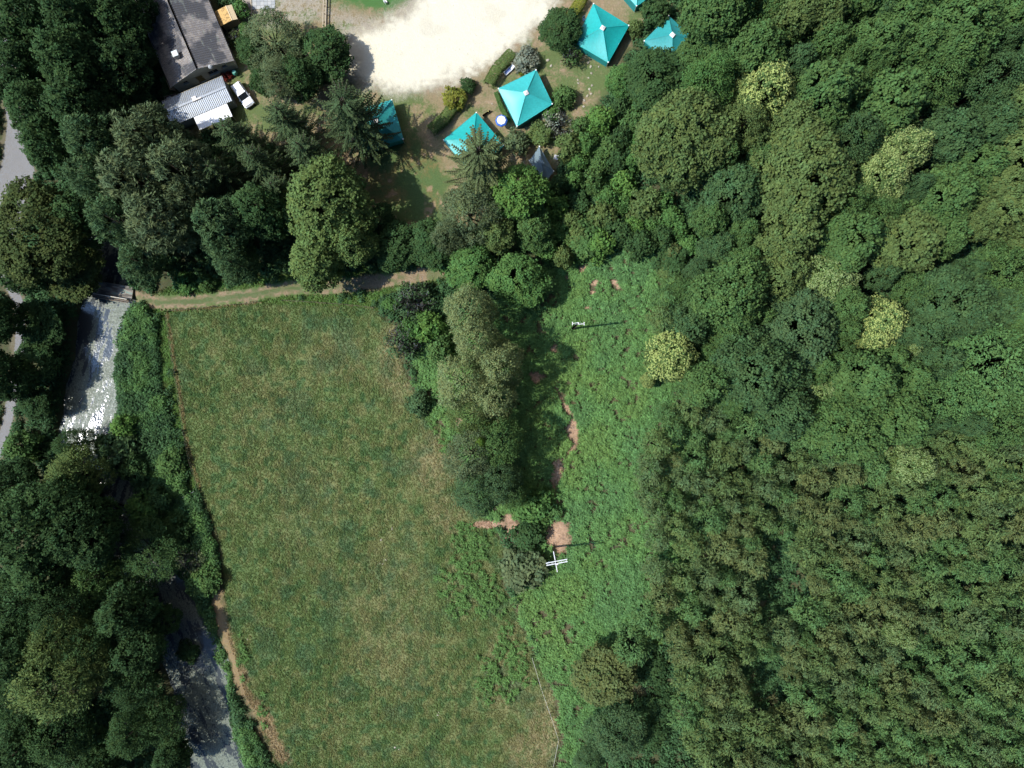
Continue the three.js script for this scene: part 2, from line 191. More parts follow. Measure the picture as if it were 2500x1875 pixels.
// crown of lobes: returns {geo, lobes, tops}; R radius, yb..yt height range
function crown(seed, o) {
  const lf = new Leaves(seed), r = lf.r, { R, yb, yt } = o, Hc = yt - yb, lobes = [];
  lobes.push([0, yb + Hc * 0.54, 0, R * (o.core || 0.66), Hc * 0.46]);
  const n = o.lobes || 9, ph = r() * 6.28;
  for (let k = 0; k < n; k++) { const a = ph + (k + r() * 0.7) / n * 6.2832 * (o.turns || 1), d = R * (0.42 + 0.2 * r()), s = R * (0.32 + 0.16 * r()); lobes.push([Math.cos(a) * d, yb + Hc * (0.26 + 0.36 * r()), Math.sin(a) * d, s, Math.min(s * 0.9, Hc * 0.34)]); }
  const tops = [];
  lobes.forEach(([cx, cy, cz, s, sy], li) => {
    const N = Math.round(o.dens * 4 * Math.PI * s * s * 0.8);
    for (let k = 0; k < N; k++) {
      const d = dirOf(r, -0.45), q = r() < 0.24 ? 0.5 + 0.28 * r() : 0.8 + 0.25 * r(), x = cx + d[0] * s * q, y = cy + d[1] * sy * q, z = cz + d[2] * s * q;
      let hid = false; for (let m = 0; m < lobes.length && !hid; m++) if (m !== li) { const b = lobes[m]; hid = ((x - b[0]) / b[3]) ** 2 + ((y - b[1]) / b[4]) ** 2 + ((z - b[2]) / b[3]) ** 2 < 0.6; }
      if (hid || vn(x * 0.9 + seed, z * 0.9 + y) < (o.gaps ?? 0.14)) continue;
      const v = 0.82 + 0.36 * r(), hue = (r() - 0.5) * 0.22; if (d[1] > 0.1) tops.push([x, y, z, d]);
      for (let m = 0; m < o.per; m++) {
        const e = dirOf(r), cr = o.clump * Math.cbrt(r()), lx = x + e[0] * cr, ly = y + e[1] * cr * 0.7, lz = z + e[2] * cr, u = dirOf(r), w = v * (0.82 + 0.36 * r()), tint = [w * (1 + hue), w, w * (1 - hue * 0.6)], sz = o.leaf * (0.7 + 0.6 * r());
        if (o.spray) lf.leaf(lx, ly, lz, d[0] * .3 + u[0] * .8, 0.55 + u[1] * .6, d[2] * .3 + u[2] * .8, d[0] * .8 + u[2] * .65, (d[1] * .5 + 0.25) * (1 - Math.max(0, d[1])) + u[1] * .3, d[2] * .8 - u[0] * .65, sz * o.spray, sz * 0.62, tint, ...d);
        else lf.leaf(lx, ly, lz, d[0] * .45 + u[0] * .75, 0.5 + d[1] * .3 + u[1] * .5, d[2] * .45 + u[2] * .75, u[1], u[2], u[0], sz * 1.25, sz, tint, ...d);
      }
    }
  });
  return { geo: lf.build(), lobes, tops };
}
function trunkOf(seed, H, r0, lobes, extra = []) {
  const r = rng(seed), list = [tube([[0, -0.15, 0], [0.1 * r(), H * 0.15, 0.1 * r()], [0.3 * (r() - .5), H * 0.5, 0.3 * (r() - .5)], [0, H * 0.85, 0]], [r0 * 1.35, r0, r0 * 0.7, r0 * 0.18], 7)];
  for (const [x, y, z, s] of lobes.slice(1)) { const h0 = Math.max(0.4, y - s * 0.5 - Math.hypot(x, z) * 0.45); list.push(tube([[0, Math.min(h0, H * .7), 0], [x * 0.5, (Math.min(h0, H * .7) + y) / 2 + 0.1 * s, z * 0.5], [x, y, z], [x * 1.25, y + s * 0.5, z * 1.25]], [r0 * 0.42, r0 * 0.3, r0 * 0.16, r0 * 0.05], 5)); }
  return merge([...list, ...extra]);
}
function spruce(seed, R, H, pw = 0.5) {           // whorls of long separate branches hung with needle sprays
  const lf = new Leaves(seed), r = lf.r, wood = [];
  for (let y = H * 0.1; y < H * 0.985; y += 0.62 + 0.75 * (1 - y / H)) {
    const t = y / H, nb = Math.round(5 + 2 * (1 - t) + r()), ph = r() * 6.28;
    for (let b = 0; b < nb; b++) {
      const a = ph + (b + 0.55 * r()) / nb * 6.2832, len = R * Math.pow(1 - t, pw) * (0.5 + 0.57 * r()) + 0.2, ca = Math.cos(a), sa = Math.sin(a), drop = 0.06 + 0.2 * (1 - t), bend = (r() - .5) * .5;
      const P = s => { const d = s * len, k = bend * s * s * len * .4; return [ca * d - sa * k, y + d * (0.2 - drop * 1.5 * s + 0.3 * s * s * s), sa * d + ca * k]; };
      if (len > 0.8) wood.push(tube([[0, y, 0], P(0.5), P(0.98)], [0.08, 0.05, 0.018], 3));
      const v = 0.74 + 0.5 * r(), st = 0.26;
      for (let d = Math.min(0.5, len * .3); d < len; d += st) {
        const s = d / len, p = P(s), wd = (0.14 + 0.36 * Math.sin(Math.PI * Math.min(1, s * 0.9 + 0.12))) * Math.min(1, len / 2);
        for (const side of [-1, 1]) for (let q = 0; q < 2; q++) {
          const u = dirOf(r), tw = v * (0.8 + 0.4 * r()), tint = [tw * (0.9 + 0.25 * s), tw, tw * (0.98 - 0.12 * s)], L2 = wd * (0.75 + 0.55 * r());
          const dx = ca * 0.7 - side * sa * 0.85, dz = sa * 0.7 + side * ca * 0.85;
          lf.leaf(p[0] + dx * L2 * 0.45, p[1] - 0.16 * L2 - q * 0.12, p[2] + dz * L2 * 0.45, u[0] * .6 + ca * .2, 1 - .3 * q, u[2] * .6 + sa * .2, dx, -0.3 - .3 * q, dz, L2 * 1.15, 0.13 + 0.08 * r(), tint, ca * .5, .7, sa * .5);
        }
        const tw = v * (0.85 + .35 * r()); lf.leaf(p[0], p[1] + .03, p[2], (r() - .5) * .5, 1, (r() - .5) * .5, ca, -.1, sa, st * 1.8, 0.16, [tw * (.95 + .2 * s), tw, tw * .9], 0, 1, 0);
      }
    }
  }
  wood.push(tube([[0, -0.15, 0], [0, H * 0.4, 0], [0, H, 0]], [0.3, 0.2, 0.02], 7));
  return { geo: lf.build(), trunk: merge(wood) };
}
function twigs(seed, R, H, n = 46) { const r = rng(seed), a = []; for (let k = 0; k < n; k++) { const d = dirOf(r, 0.1), l = 0.7 + 0.35 * r(), e = [d[0] * R * l, (0.15 + d[1]) * H * l, d[2] * R * l], m = [e[0] * .5, e[1] * .6 + .1, e[2] * .5]; a.push(tube([[0, 0, 0], m, e], [0.05, 0.035, 0.014], 3)); for (let q = 0; q < 4; q++) { const u = dirOf(r, -0.2), s = 0.4 + 0.55 * r(), b = [lerp(m[0], e[0], s), lerp(m[1], e[1], s), lerp(m[2], e[2], s)]; a.push(tube([b, [b[0] + u[0] * R * .28, b[1] + Math.abs(u[1]) * H * .2, b[2] + u[2] * R * .28]], [0.028, 0.01], 3)); } } return merge(a); }

const PROTO = {};
const def = (k, n, fn) => { PROTO[k] = []; for (let i = 0; i < n; i++) PROTO[k].push(fn(i)); };
const mk = (seed, R, H, o, r0) => { const c = crown(seed, { R, yt: H, ...o }); return { R, H, geo: c.geo, tops: c.tops, trunk: trunkOf(seed + 5, H, r0, c.lobes) }; };
def('broad', 5, i => mk(100 + i * 7, 5, 13, { yb: 3.6, lobes: 11 + i % 3, dens: 1.8, per: 18, clump: 0.62, leaf: 0.31, gaps: 0.05 }, 0.3));
def('big', 4, i => mk(150 + i * 7, 7.5, 16, { yb: 3.8, lobes: 17 + i % 3, dens: 1.35, per: 18, clump: 0.7, leaf: 0.34, gaps: 0.05 }, 0.42));
def('fine', 4, i => mk(200 + i * 7, 5, 14, { yb: 2.6, lobes: 12, dens: 1.8, per: 17, clump: 0.6, leaf: 0.27, gaps: 0.05, spray: 1.25 }, 0.28));
def('feather', 4, i => mk(300 + i * 7, 5, 15, { yb: 2.0, lobes: 13, dens: 1.7, per: 17, clump: 0.55, leaf: 0.30, spray: 2.1, gaps: 0.05 }, 0.3));
def('pole', 6, i => mk(400 + i * 7, 2.5, 11, { yb: 3.0, lobes: 5 + i % 3, core: 0.5, dens: 2.2, per: 15, clump: 0.5, leaf: 0.24, spray: 1.9, gaps: 0.05 }, 0.13));
def('shrub', 5, i => mk(500 + i * 7, 2, 2.6, { yb: 0.1, lobes: 6, dens: 3.0, per: 15, clump: 0.42, leaf: 0.24, gaps: 0.05 }, 0.07));
def('spruce', 4, i => { const s = spruce(600 + i * 7, 5, 19); return { R: 5, H: 19, geo: s.geo, trunk: s.trunk }; });
def('cedar', 2, i => { const s = spruce(660 + i * 7, 5, 19, 0.27); return { R: 5, H: 19, geo: s.geo, trunk: s.trunk }; });
def('twig', 3, i => { const c = crown(700 + i * 3, { R: 2, yb: 0.1, yt: 2.2, lobes: 5, dens: 1.6, per: 9, clump: 0.45, leaf: 0.2, gaps: 0.2 }); return { R: 2, H: 2.2, geo: c.geo, trunk: twigs(720 + i, 2, 2.3, 60) }; });
// tassels of blossom standing on the upper clumps
const blossomGeo = (p, seed) => { const lf = new Leaves(seed), r = lf.r; for (const [x, y, z, d] of p.tops) { if (r() < 0.1) continue; for (let k = 0; k < 8; k++) { const u = dirOf(r), w = 0.8 + 0.35 * r(); lf.leaf(x + d[0] * .35 + u[0] * .5, y + .3 + d[1] * .3 + u[1] * .25, z + d[2] * .35 + u[2] * .5, u[0] * .6, .9, u[2] * .6, u[1], .1, u[0], 0.34, 0.2, [w, w * (0.96 + 0.08 * r()), w * 0.95], ...d); } } return lf.build(); };
[...PROTO.broad].forEach((p, i) => { p.blossom = blossomGeo(p, 800 + i); });

const TONE = {   // base colours of leaves (linear)
  mid: [.082, .152, .044], dark: [.050, .098, .032], deep: [.040, .080, .027], blue: [.062, .118, .042], olive: [.108, .158, .048], bright: [.105, .205, .046], fresh: [.088, .180, .048], lime: [.165, .27, .045],
  pale: [.20, .248, .098], grey: [.112, .152, .068], greyblue: [.070, .126, .050], brown: [.118, .148, .050], spruce: [.064, .106, .048], silver: [.20, .225, .16], yellow: [.19, .205, .035], fern: [.092, .182, .056],
  moss: [.070, .098, .030], stem: [.112, .168, .054], stemwarm: [.128, .166, .058], stemgreen: [.096, .176, .056], stemdull: [.106, .160, .060], leafy: [.118, .178, .052],
};
const leafMat = {}; for (const k in TONE) leafMat[k] = new THREE.MeshPhysicalMaterial({ color: col(...TONE[k]), vertexColors: true, roughness: 0.9, specularIntensity: 0.12, side: THREE.DoubleSide, transmission: 0.22, thickness: 0 });
const blossomMat = new THREE.MeshStandardMaterial({ color: col(.27, .325, .09), vertexColors: true, roughness: 0.9, side: THREE.DoubleSide });
const blossomSoft = new THREE.MeshStandardMaterial({ color: col(.215, .275, .085), vertexColors: true, roughness: 0.9, side: THREE.DoubleSide });
const blossomDim = new THREE.MeshStandardMaterial({ color: col(.175, .24, .082), vertexColors: true, roughness: 0.9, side: THREE.DoubleSide });
const barkMat = std(.115, .10, .078, 0.95), barkGrey = std(.26, .25, .225, 0.95), twigMat = std(.42, .42, .40, 0.95), barkSpruce = std(.25, .215, .165, 0.95);
let plantSeed = 5000;
// kind, tone, where the crown's middle stands in plan (traced), radius in traced px, height m
function plant(kind, tone, px, py, rp, H, name, label, category, group, o = {}) {
  const r = rng(plantSeed++), ps = PROTO[kind === 'broad' && rp > 92 ? 'big' : kind], p = ps[Math.floor(r() * ps.length)], hc = kind === 'spruce' || kind === 'cedar' ? (o.apex ? H : H * 0.45) : H * 0.6;
  const [x, z] = W(px, py, hc), R = rp / PPM * (1 - hc / CAM_H);
  const g = thing(name, label, category, x, Math.max(groundY(x, z), WATER - 0.4) - 0.06, z, r() * 6.283, group);
  const q = R / p.R; g.scale.set(q * (0.96 + 0.08 * r()), H / p.H, q * (0.96 + 0.08 * r()));
  const tr = part(g, kind === 'shrub' || kind === 'twig' ? 'stem' : 'trunk', p.trunk, kind === 'twig' ? twigMat : kind === 'spruce' || kind === 'cedar' ? barkSpruce : o.grey ? barkGrey : barkMat);
  part(g, kind === 'shrub' || kind === 'twig' ? 'foliage' : 'crown', p.geo, leafMat[tone]);
  if (o.blossom) part(g, 'blossom', p.blossom, o.blossom === 1 ? blossomMat : o.blossom === 3 ? blossomSoft : blossomDim);
  return g;
}
const T = (kind, tone, px, py, rp, H, label, o) => plant(kind, tone, px, py, rp, H, o?.name || { broad: 'broadleaf_tree', fine: 'willow_tree', feather: 'feathery_tree', pole: 'slender_tree', spruce: 'spruce_tree', cedar: 'spruce_tree' }[kind], label, 'tree', o?.group, o);
const B = (kind, tone, px, py, rp, H, label, o) => plant(kind, tone, px, py, rp, H, kind === 'twig' ? 'bare_shrub' : 'shrub', label, 'shrub', o?.group, o);
// ───────────── trees and shrubs, west (road, house, river) ─────────────
const auto = {};          // members of each wood, named afterwards by the landmark they stand next to
function member(key, tone, x, y, o) { (auto[key] ||= []).push([o, tone, x, y]); return o; }
function nameMembers(key, noun, marks) {
  const dirs = ['right', 'lower right', 'bottom side', 'lower left', 'left', 'upper left', 'top side', 'upper right'], ord = ['nearest', 'second', 'third', 'fourth', 'fifth', 'sixth', 'seventh', 'eighth', 'ninth', 'tenth', 'eleventh', 'twelfth'], bin = {};
  for (const [o, tone, x, y] of auto[key]) { let best = null; for (const m of marks) { const d = Math.hypot(m[1] - x, m[2] - y); if (!best || d < best[0]) best = [d, m]; } const a = Math.round(Math.atan2(y - best[1][2], x - best[1][1]) / (Math.PI / 4)); (bin[tone + '|' + best[1][0] + '|' + dirs[(a + 8) % 8]] ||= []).push([best[0], o]); }
  for (const k in bin) { const [tone, mark, dir] = k.split('|'); bin[k].sort((a, b) => a[0] - b[0]).forEach(([, o], i) => { o.userData.label = `${tone} ${noun}, ${ord[i] || 'last'} to the ${dir} of the ${mark}`; }); }
}
const gWest = { group: 'dark leafy trees of the wood between road and house' };
for (const [x, y, r, h, t] of [[70, 40, 72, 14, 'dark'], [185, 30, 80, 16, 'deep'], [285, 55, 74, 12, 'dark'], [60, 165, 66, 13, 'deep'], [175, 150, 84, 17, 'dark'], [288, 160, 76, 12, 'deep'], [95, 265, 74, 14, 'dark'], [205, 265, 82, 16, 'deep'], [318, 250, 54, 7, 'dark'], [120, 355, 66, 13, 'dark'], [332, 20, 48, 9, 'deep'], [328, 130, 46, 7.5, 'dark'], [24, 215, 42, 10, 'deep'], [30, 110, 44, 11, 'dark']])
  member('west', t === 'dark' ? 'dark green' : 'deep green', x, y, T('broad', t, x, y, r, h, 'dark green leafy tree in the wood beside the long ribbed roof', gWest));
nameMembers('west', 'leafy tree', [['long ribbed house roof', 430, 100], ['bend of the grey road', 40, 400], ['top left corner', 0, 0], ['metal annex', 400, 280]]);
const gFea = { group: 'grey-green feathery trees above the dirt track' };
for (const [x, y, r, h, t] of [[240, 345, 82, 17, 'greyblue'], [355, 335, 80, 17, 'grey'], [235, 440, 72, 16, 'greyblue'], [335, 440, 92, 19, 'grey'], [445, 420, 84, 18, 'grey'], [290, 540, 70, 16, 'greyblue'], [390, 535, 90, 18, 'grey'], [345, 640, 58, 13, 'greyblue'], [540, 545, 78, 16, 'greyblue'], [570, 640, 58, 13, 'greyblue'], [470, 500, 62, 15, 'grey']])
  member('fea', t === 'grey' ? 'grey-green' : 'darker grey-green', x, y, T('feather', t, x, y, r, h, 'grey-green feathery tree in the tall clump above the dirt track', gFea));
nameMembers('fea', 'feathery tree', [['metal annex', 480, 250], ['small bridge', 275, 710], ['big pale green tree', 795, 500], ['bend of the grey road', 40, 430]]);
T('broad', 'moss', 98, 570, 124, 14, 'wide olive-green tree overhanging the bend of the grey road');
T('broad', 'dark', 185, 525, 70, 13, 'dark tree tucked between the olive road tree and the feathery clump');
T('broad', 'moss', 165, 660, 84, 7, 'olive-green tree covering the road end of the small bridge');
T('broad', 'dark', 55, 660, 62, 11, 'dark olive tree at the lane fork by the left edge');
T('broad', 'deep', 98, 795, 64, 5.5, 'dark tree between the narrow lane and the river below the bridge');
T('broad', 'dark', 92, 885, 58, 5.5, 'dark leafy tree on the river bank beside the sparkling water');
T('broad', 'deep', 0, 780, 60, 12, 'dark tree at the left edge beyond the narrow lane');
T('broad', 'deep', 5, 920, 62, 12, 'deep green tree at the left edge outside the lane bend');
T('broad', 'deep', 85, 985, 46, 5, 'deep green tree beside the brightest glitter of the river');
B('shrub', 'mid', 48, 1090, 44, 4.5, 'round mid-green bush standing alone by the lower end of the lane');
T('broad', 'deep', 30, 1180, 60, 10, 'dark tree below the round bush at the left edge');
T('fine', 'dark', 165, 1085, 46, 9, 'dark upright tree where the river narrows below the glitter');
T('fine', 'olive', 170, 1165, 74, 12, 'pale olive feathery tree on the left bank of the narrowed river');
T('broad', 'dark', 75, 1290, 118, 17, 'largest dark billowing tree at the left edge below the river narrows');
T('broad', 'deep', 185, 1300, 100, 16, 'dark billowing tree leaning over the dark river bend');
T('broad', 'dark', 150, 1230, 80, 15, 'dark green tree crown wedged between the two billowing trees');
T('broad', 'dark', 110, 1400, 76, 13, 'dark tree below the billowing trees at lower left');
T('fine', 'mid', 225, 1410, 62, 11, 'mid-green loose tree below the dark river bend');
const gSW = { group: 'trees of the dark wood left of the lower river' };
for (const [x, y, r, h, k, t] of [[40, 1480, 84, 14, 'fine', 'dark'], [150, 1490, 78, 14, 'fine', 'deep'], [300, 1500, 76, 14, 'broad', 'deep'], [330, 1590, 72, 13, 'broad', 'deep'], [230, 1560, 74, 14, 'fine', 'dark'], [50, 1590, 86, 15, 'broad', 'deep'], [40, 1700, 74, 13, 'fine', 'dark'], [330, 1680, 60, 11, 'fine', 'deep'], [150, 1800, 80, 12, 'fine', 'dark'], [50, 1830, 80, 12, 'broad', 'deep'], [390, 1770, 58, 10, 'fine', 'dark'], [320, 1790, 62, 11, 'fine', 'dark'], [410, 1860, 50, 9, 'broad', 'deep'], [240, 1880, 58, 9, 'broad', 'deep'], [390, 1520, 40, 8, 'broad', 'deep']])
  member('sw', (t === 'dark' ? 'dark' : 'deep green') + (k === 'fine' ? ' fine-leaved' : ''), x, y, T(k, t, x, y, r, h, 'dark tree in the shadowy wood along the lower river', gSW));
nameMembers('sw', 'tree', [['broad pale olive willow', 135, 1660], ['dark river bend', 280, 1300], ['lower open river reach', 480, 1650], ['bottom left corner', 0, 1875]]);
T('fine', 'olive', 135, 1660, 112, 17, 'broad pale olive willow standing out of the dark lower-left wood');
T('fine', 'olive', 215, 1610, 66, 15, 'smaller olive willow crown beside the broad pale willow');
T('fine', 'olive', 150, 1560, 70, 16, 'olive willow crown above the broad pale willow');
B('shrub', 'lime', 258, 1855, 24, 3, 'small yellow-green bush at the bottom of the lower-left wood');
// right bank of the river
B('shrub', 'bright', 298, 1040, 33, 3.2, 'bright yellow-green bush at the water edge by the glitter');
B('shrub', 'greyblue', 272, 1110, 62, 4.6, 'large grey-green domed bush overhanging the narrowed river');
B('shrub', 'fresh', 345, 1245, 46, 3.6, 'round green bush at the right side of the dark river bend');
T('fine', 'dark', 360, 1345, 78, 7, 'low spreading green tree between the two open river reaches');
B('twig', 'grey', 465, 1370, 42, 2.2, 'bare grey twiggy bush among brambles at the meadow edge', { });
B('shrub', 'dark', 330, 1150, 40, 3, 'dark bush in the bramble bank beside the grey-green dome');
B('shrub', 'mid', 415, 1130, 38, 2.6, 'mid-green bush at the inner side of the bramble bank by the fence');
B('shrub', 'dark', 430, 1290, 40, 3, 'dark green bush above the bare twiggy bush');
B('shrub', 'mid', 500, 1420, 42, 2.6, 'green bush at the meadow corner below the bare twiggy bush');
B('shrub', 'dark', 385, 1225, 36, 3, 'dark round bush between river bend and fence corner');
B('shrub', 'deep', 450, 1600, 30, 1.6, 'small dark bush growing out of the lower river shallows');
// verge above the track
B('shrub', 'fresh', 450, 690, 34, 2.2, 'green bush with pale leaves above the left part of the dirt track');
B('shrub', 'mid', 500, 690, 26, 2.4, 'mid-green bush next to the pale-leaved bush above the track');
// ───────────── around the house ─────────────
for (const [x, y, r, h, t, l] of [[540, 304, 84, 14, 'spruce', 'dark spruce whose tip overlaps the white lean-to roof'], [670, 260, 92, 15, 'spruce', 'tall dark spruce just right of the white car'], [600, 368, 86, 14, 'spruce', 'dark spruce in the middle of the row below the annex'], [722, 345, 92, 15, 'spruce', 'wide dark spruce left of the tallest spruce'], [500, 400, 74, 14, 'spruce', 'dark spruce between the annex and the feathery clump'], [655, 445, 76, 13, 'spruce', 'spruce at the lower edge of the dark row'], [770, 430, 72, 12, 'spruce', 'spruce between the wide dark one and the pale leafy tree']])
  T('spruce', t, x, y, r, h, l, { apex: 1 });
T('cedar', 'spruce', 830, 240, 112, 18, 'tallest spruce with long star-like branches over the half-hidden teal tent', { apex: 1 });
T('cedar', 'grey', 1168, 360, 116, 18, 'large pale spruce with star-like branches over a teal tent roof', { apex: 1 });
T('fine', 'grey', 668, 100, 76, 9, 'grey-green willow beside the pale patio');
T('fine', 'grey', 680, 185, 58, 10, 'grey-green willow just below the patio willow');
T('broad', 'dark', 785, 135, 72, 7, 'dark round tree at the left edge of the gravel yard');
T('broad', 'dark', 735, 190, 52, 9, 'dark tree between the grey willow and the round yard tree');
T('broad', 'dark', 622, 130, 42, 7, 'dark green tree close to the long ribbed roof');
T('broad', 'dark', 645, 200, 38, 7, 'mid-green tree just above the parked white car');
B('shrub', 'fresh', 585, 22, 24, 2.2, 'bright green shrub behind the tan shed');
B('shrub', 'mid', 600, 72, 22, 1.8, 'small green shrub in the garden below the tan shed');
B('twig', 'olive', 567, 92, 24, 1.8, 'thin branching shrub against the long roof eave');
// ───────────── the clump between campsite and meadow ─────────────
T('broad', 'dark', 640, 510, 74, 15, 'dark green tree between the feathery clump and the pale leafy tree');
T('broad', 'leafy', 795, 500, 118, 16, 'big pale green billowing tree above the dirt track');
T('broad', 'leafy', 775, 635, 78, 13, 'lower lobe tree hanging over the dirt track below the big pale tree');
T('broad', 'leafy', 860, 590, 62, 13, 'pale green tree to the right of the tree over the track');
T('broad', 'dark', 965, 600, 64, 7, 'dark leafy tree along the upper side of the shaded track');
T('broad', 'dark', 1045, 590, 62, 7, 'dark green tree where the track enters the trees');
T('broad', 'deep', 925, 545, 46, 6, 'deep green small tree at the lower end of the shaded lawn');
B('shrub', 'fresh', 1080, 640, 34, 2.8, 'fresh green bush at the end of the dirt track');
T('fine', 'grey', 1145, 520, 78, 14, 'grey-green willow below the large pale spruce');
T('fine', 'grey', 1095, 575, 48, 11, 'small grey-green willow above the end of the track');
T('broad', 'bright', 1262, 470, 78, 13, 'bright green tree right of the large pale spruce');
T('broad', 'mid', 1300, 560, 56, 9, 'mid-green tree below the bright green tree');
T('broad', 'olive', 1210, 570, 52, 10, 'olive tree between the grey willow and the bright tree');
T('broad', 'fresh', 1265, 680, 74, 9, 'fresh green domed tree at the top of the bracken slope');
T('broad', 'fresh', 1155, 655, 62, 8, 'fresh green tree between track end and domed tree');
B('twig', 'greyblue', 1010, 735, 58, 4.2, 'grey twiggy thicket at the meadow corner by the track');
B('twig', 'greyblue', 985, 830, 52, 4.2, 'grey twiggy thicket along the meadow edge below the corner');
B('shrub', 'bright', 1040, 800, 44, 4.2, 'bright green bush ringed by the grey twiggy thickets');
B('shrub', 'mid', 1075, 850, 40, 4, 'mid-green bush in front of the pale tall trees');
B('shrub', 'fresh', 1000, 800, 30, 3.4, 'small fresh bush inside the grey thicket ring');
B('shrub', 'fresh', 950, 742, 24, 1.6, 'low green bush where track, fence and thicket meet');
T('fine', 'pale', 1145, 755, 66, 16, 'pale silvery-green tall tree at the top of the central row');
T('fine', 'pale', 1165, 830, 62, 17, 'pale silvery-green tall tree, second down the central row');
T('fine', 'pale', 1222, 890, 64, 17, 'pale tall tree on the shadow side of the central row');
T('fine', 'pale', 1130, 930, 74, 15, 'broad pale green tree bulging towards the meadow in the central row');
T('fine', 'pale', 1205, 970, 66, 15, 'pale green tree at the middle of the central row');
T('fine', 'olive', 1150, 1010, 56, 13, 'olive tree under the broad pale tree in the central row');
B('shrub', 'greyblue', 1022, 985, 34, 3, 'dark grey-green bush jutting into the meadow by the central row');
T('fine', 'mid', 1225, 1075, 60, 14, 'mid-green tree of the lower central row on the shadow side');
T('fine', 'grey', 1150, 1110, 66, 13, 'grey-green tree of the lower central row facing the meadow');
T('broad', 'lime', 1176, 1075, 20, 12, 'small vivid lime tree top in the central row');
T('fine', 'greyblue', 1220, 1165, 60, 13, 'blue-green tree near the foot of the central row');
T('fine', 'greyblue', 1165, 1200, 66, 12, 'blue-green tree at the meadow foot of the central row');
T('fine', 'mid', 1255, 1200, 40, 10, 'small green tree at the foot of the central row above the bush');
B('shrub', 'fresh', 1300, 1235, 56, 4, 'leafy green bush below the central row beside the orange path');
B('shrub', 'fern', 1350, 1250, 28, 2.2, 'small green bush hugging the orange footpath');
B('shrub', 'dark', 1288, 1305, 42, 3, 'dark bush between the orange earth patches');
B('shrub', 'grey', 1285, 1392, 66, 3.6, 'grey-green domed bush beside the crossed-arm pole');
// ───────────── campsite shrubs ─────────────
T('broad', 'dark', 1370, 75, 58, 5.5, 'dark green small tree beside the top teal tent');
B('twig', 'mid', 1395, 135, 28, 3, 'thin greyish shrub below the small tree by the top tent');
B('shrub', 'silver', 1285, 143, 36, 2.6, 'round silver-grey shrub above the middle teal tent');
B('shrub', 'yellow', 1112, 240, 34, 2.6, 'yellow-flowering bush at the upper end of the low hedge');
B('shrub', 'dark', 1142, 207, 22, 2.2, 'small dark round bush next to the yellow-flowering bush');
B('shrub', 'olive', 1550, 65, 24, 2.4, 'olive shrub between the two upper right teal tents');
B('shrub', 'dark', 1598, 25, 40, 4, 'dark shrub at the top between two teal tents');
B('shrub', 'mid', 1378, 235, 32, 3, 'green shrub off the right corner of the middle teal tent');
B('twig', 'silver', 1362, 300, 40, 2.8, 'bare silver twiggy shrub below the middle teal tent');
B('shrub', 'olive', 1318, 325, 34, 2.4, 'olive shrub between middle tent and grey tarp');
B('shrub', 'grey', 1262, 345, 34, 3, 'grey-green bush between the large pale spruce and the grey tarp');
B('shrub', 'yellow', 1273, 177, 8, 0.6, 'tiny yellow plant by the sun lounger');
B('shrub', 'fresh', 1345, 275, 24, 2.2, 'fresh green shrub against the lower right side of the middle tent');
// ───────────── thicket of bright shrubs between campsite and wood ─────────────
const gTh = { group: 'bright green shrubs of the thicket below the tents' };
{ const r = rng(91); const spots = [];
  const P = [[1470, 270], [1560, 250], [1570, 330], [1560, 420], [1580, 470], [1650, 500], [1690, 600], [1640, 640], [1560, 600], [1480, 590], [1420, 640], [1340, 620], [1320, 560], [1340, 480], [1385, 430], [1380, 380], [1400, 320]];
  for (let t = 0; t < 6000 && spots.length < 60; t++) { const x = lerp(1320, 1700, r()), y = lerp(240, 650, r()), rad = 26 + 20 * r(); if (!inPoly(x, y, P)) continue; if (spots.some(s => Math.hypot(s[0] - x, s[1] - y) < (s[2] + rad) * 0.62)) continue; spots.push([x, y, rad]);
    const k = ['bright', 'fresh', 'mid', 'fresh', 'olive', 'dark'][Math.floor(r() * 6)]; member('th', { bright: 'bright green', fresh: 'fresh green', mid: 'mid-green', olive: 'olive', dark: 'dark green' }[k], x, y, B('shrub', k, x, y, rad, 2.8 + 2.4 * r(), 'bright green shrub in the thicket between tents and wood', gTh)); }
  nameMembers('th', 'shrub', [['brightest teal tent', 1285, 235], ['grey-blue tarp', 1325, 400], ['brownish broom bush', 1640, 615], ['large olive edge tree', 1665, 335], ['fresh domed tree', 1265, 680], ['bright tree by the spruce', 1262, 470]]); }
B('shrub', 'lime', 1570, 225, 18, 3.4, 'lime-green shrub beside the dark tree below the tents');
B('shrub', 'lime', 1562, 262, 22, 3.2, 'second lime-green shrub below the dark tree by the tents');
B('shrub', 'brown', 1640, 615, 32, 3.4, 'brownish broom bush at the top of the bracken slope');
B('shrub', 'olive', 1625, 655, 26, 2.4, 'olive broom bush just below the brownish broom bush');
B('shrub', 'mid', 1425, 580, 56, 4.2, 'leafy shrub with cream flower specks above the bracken');
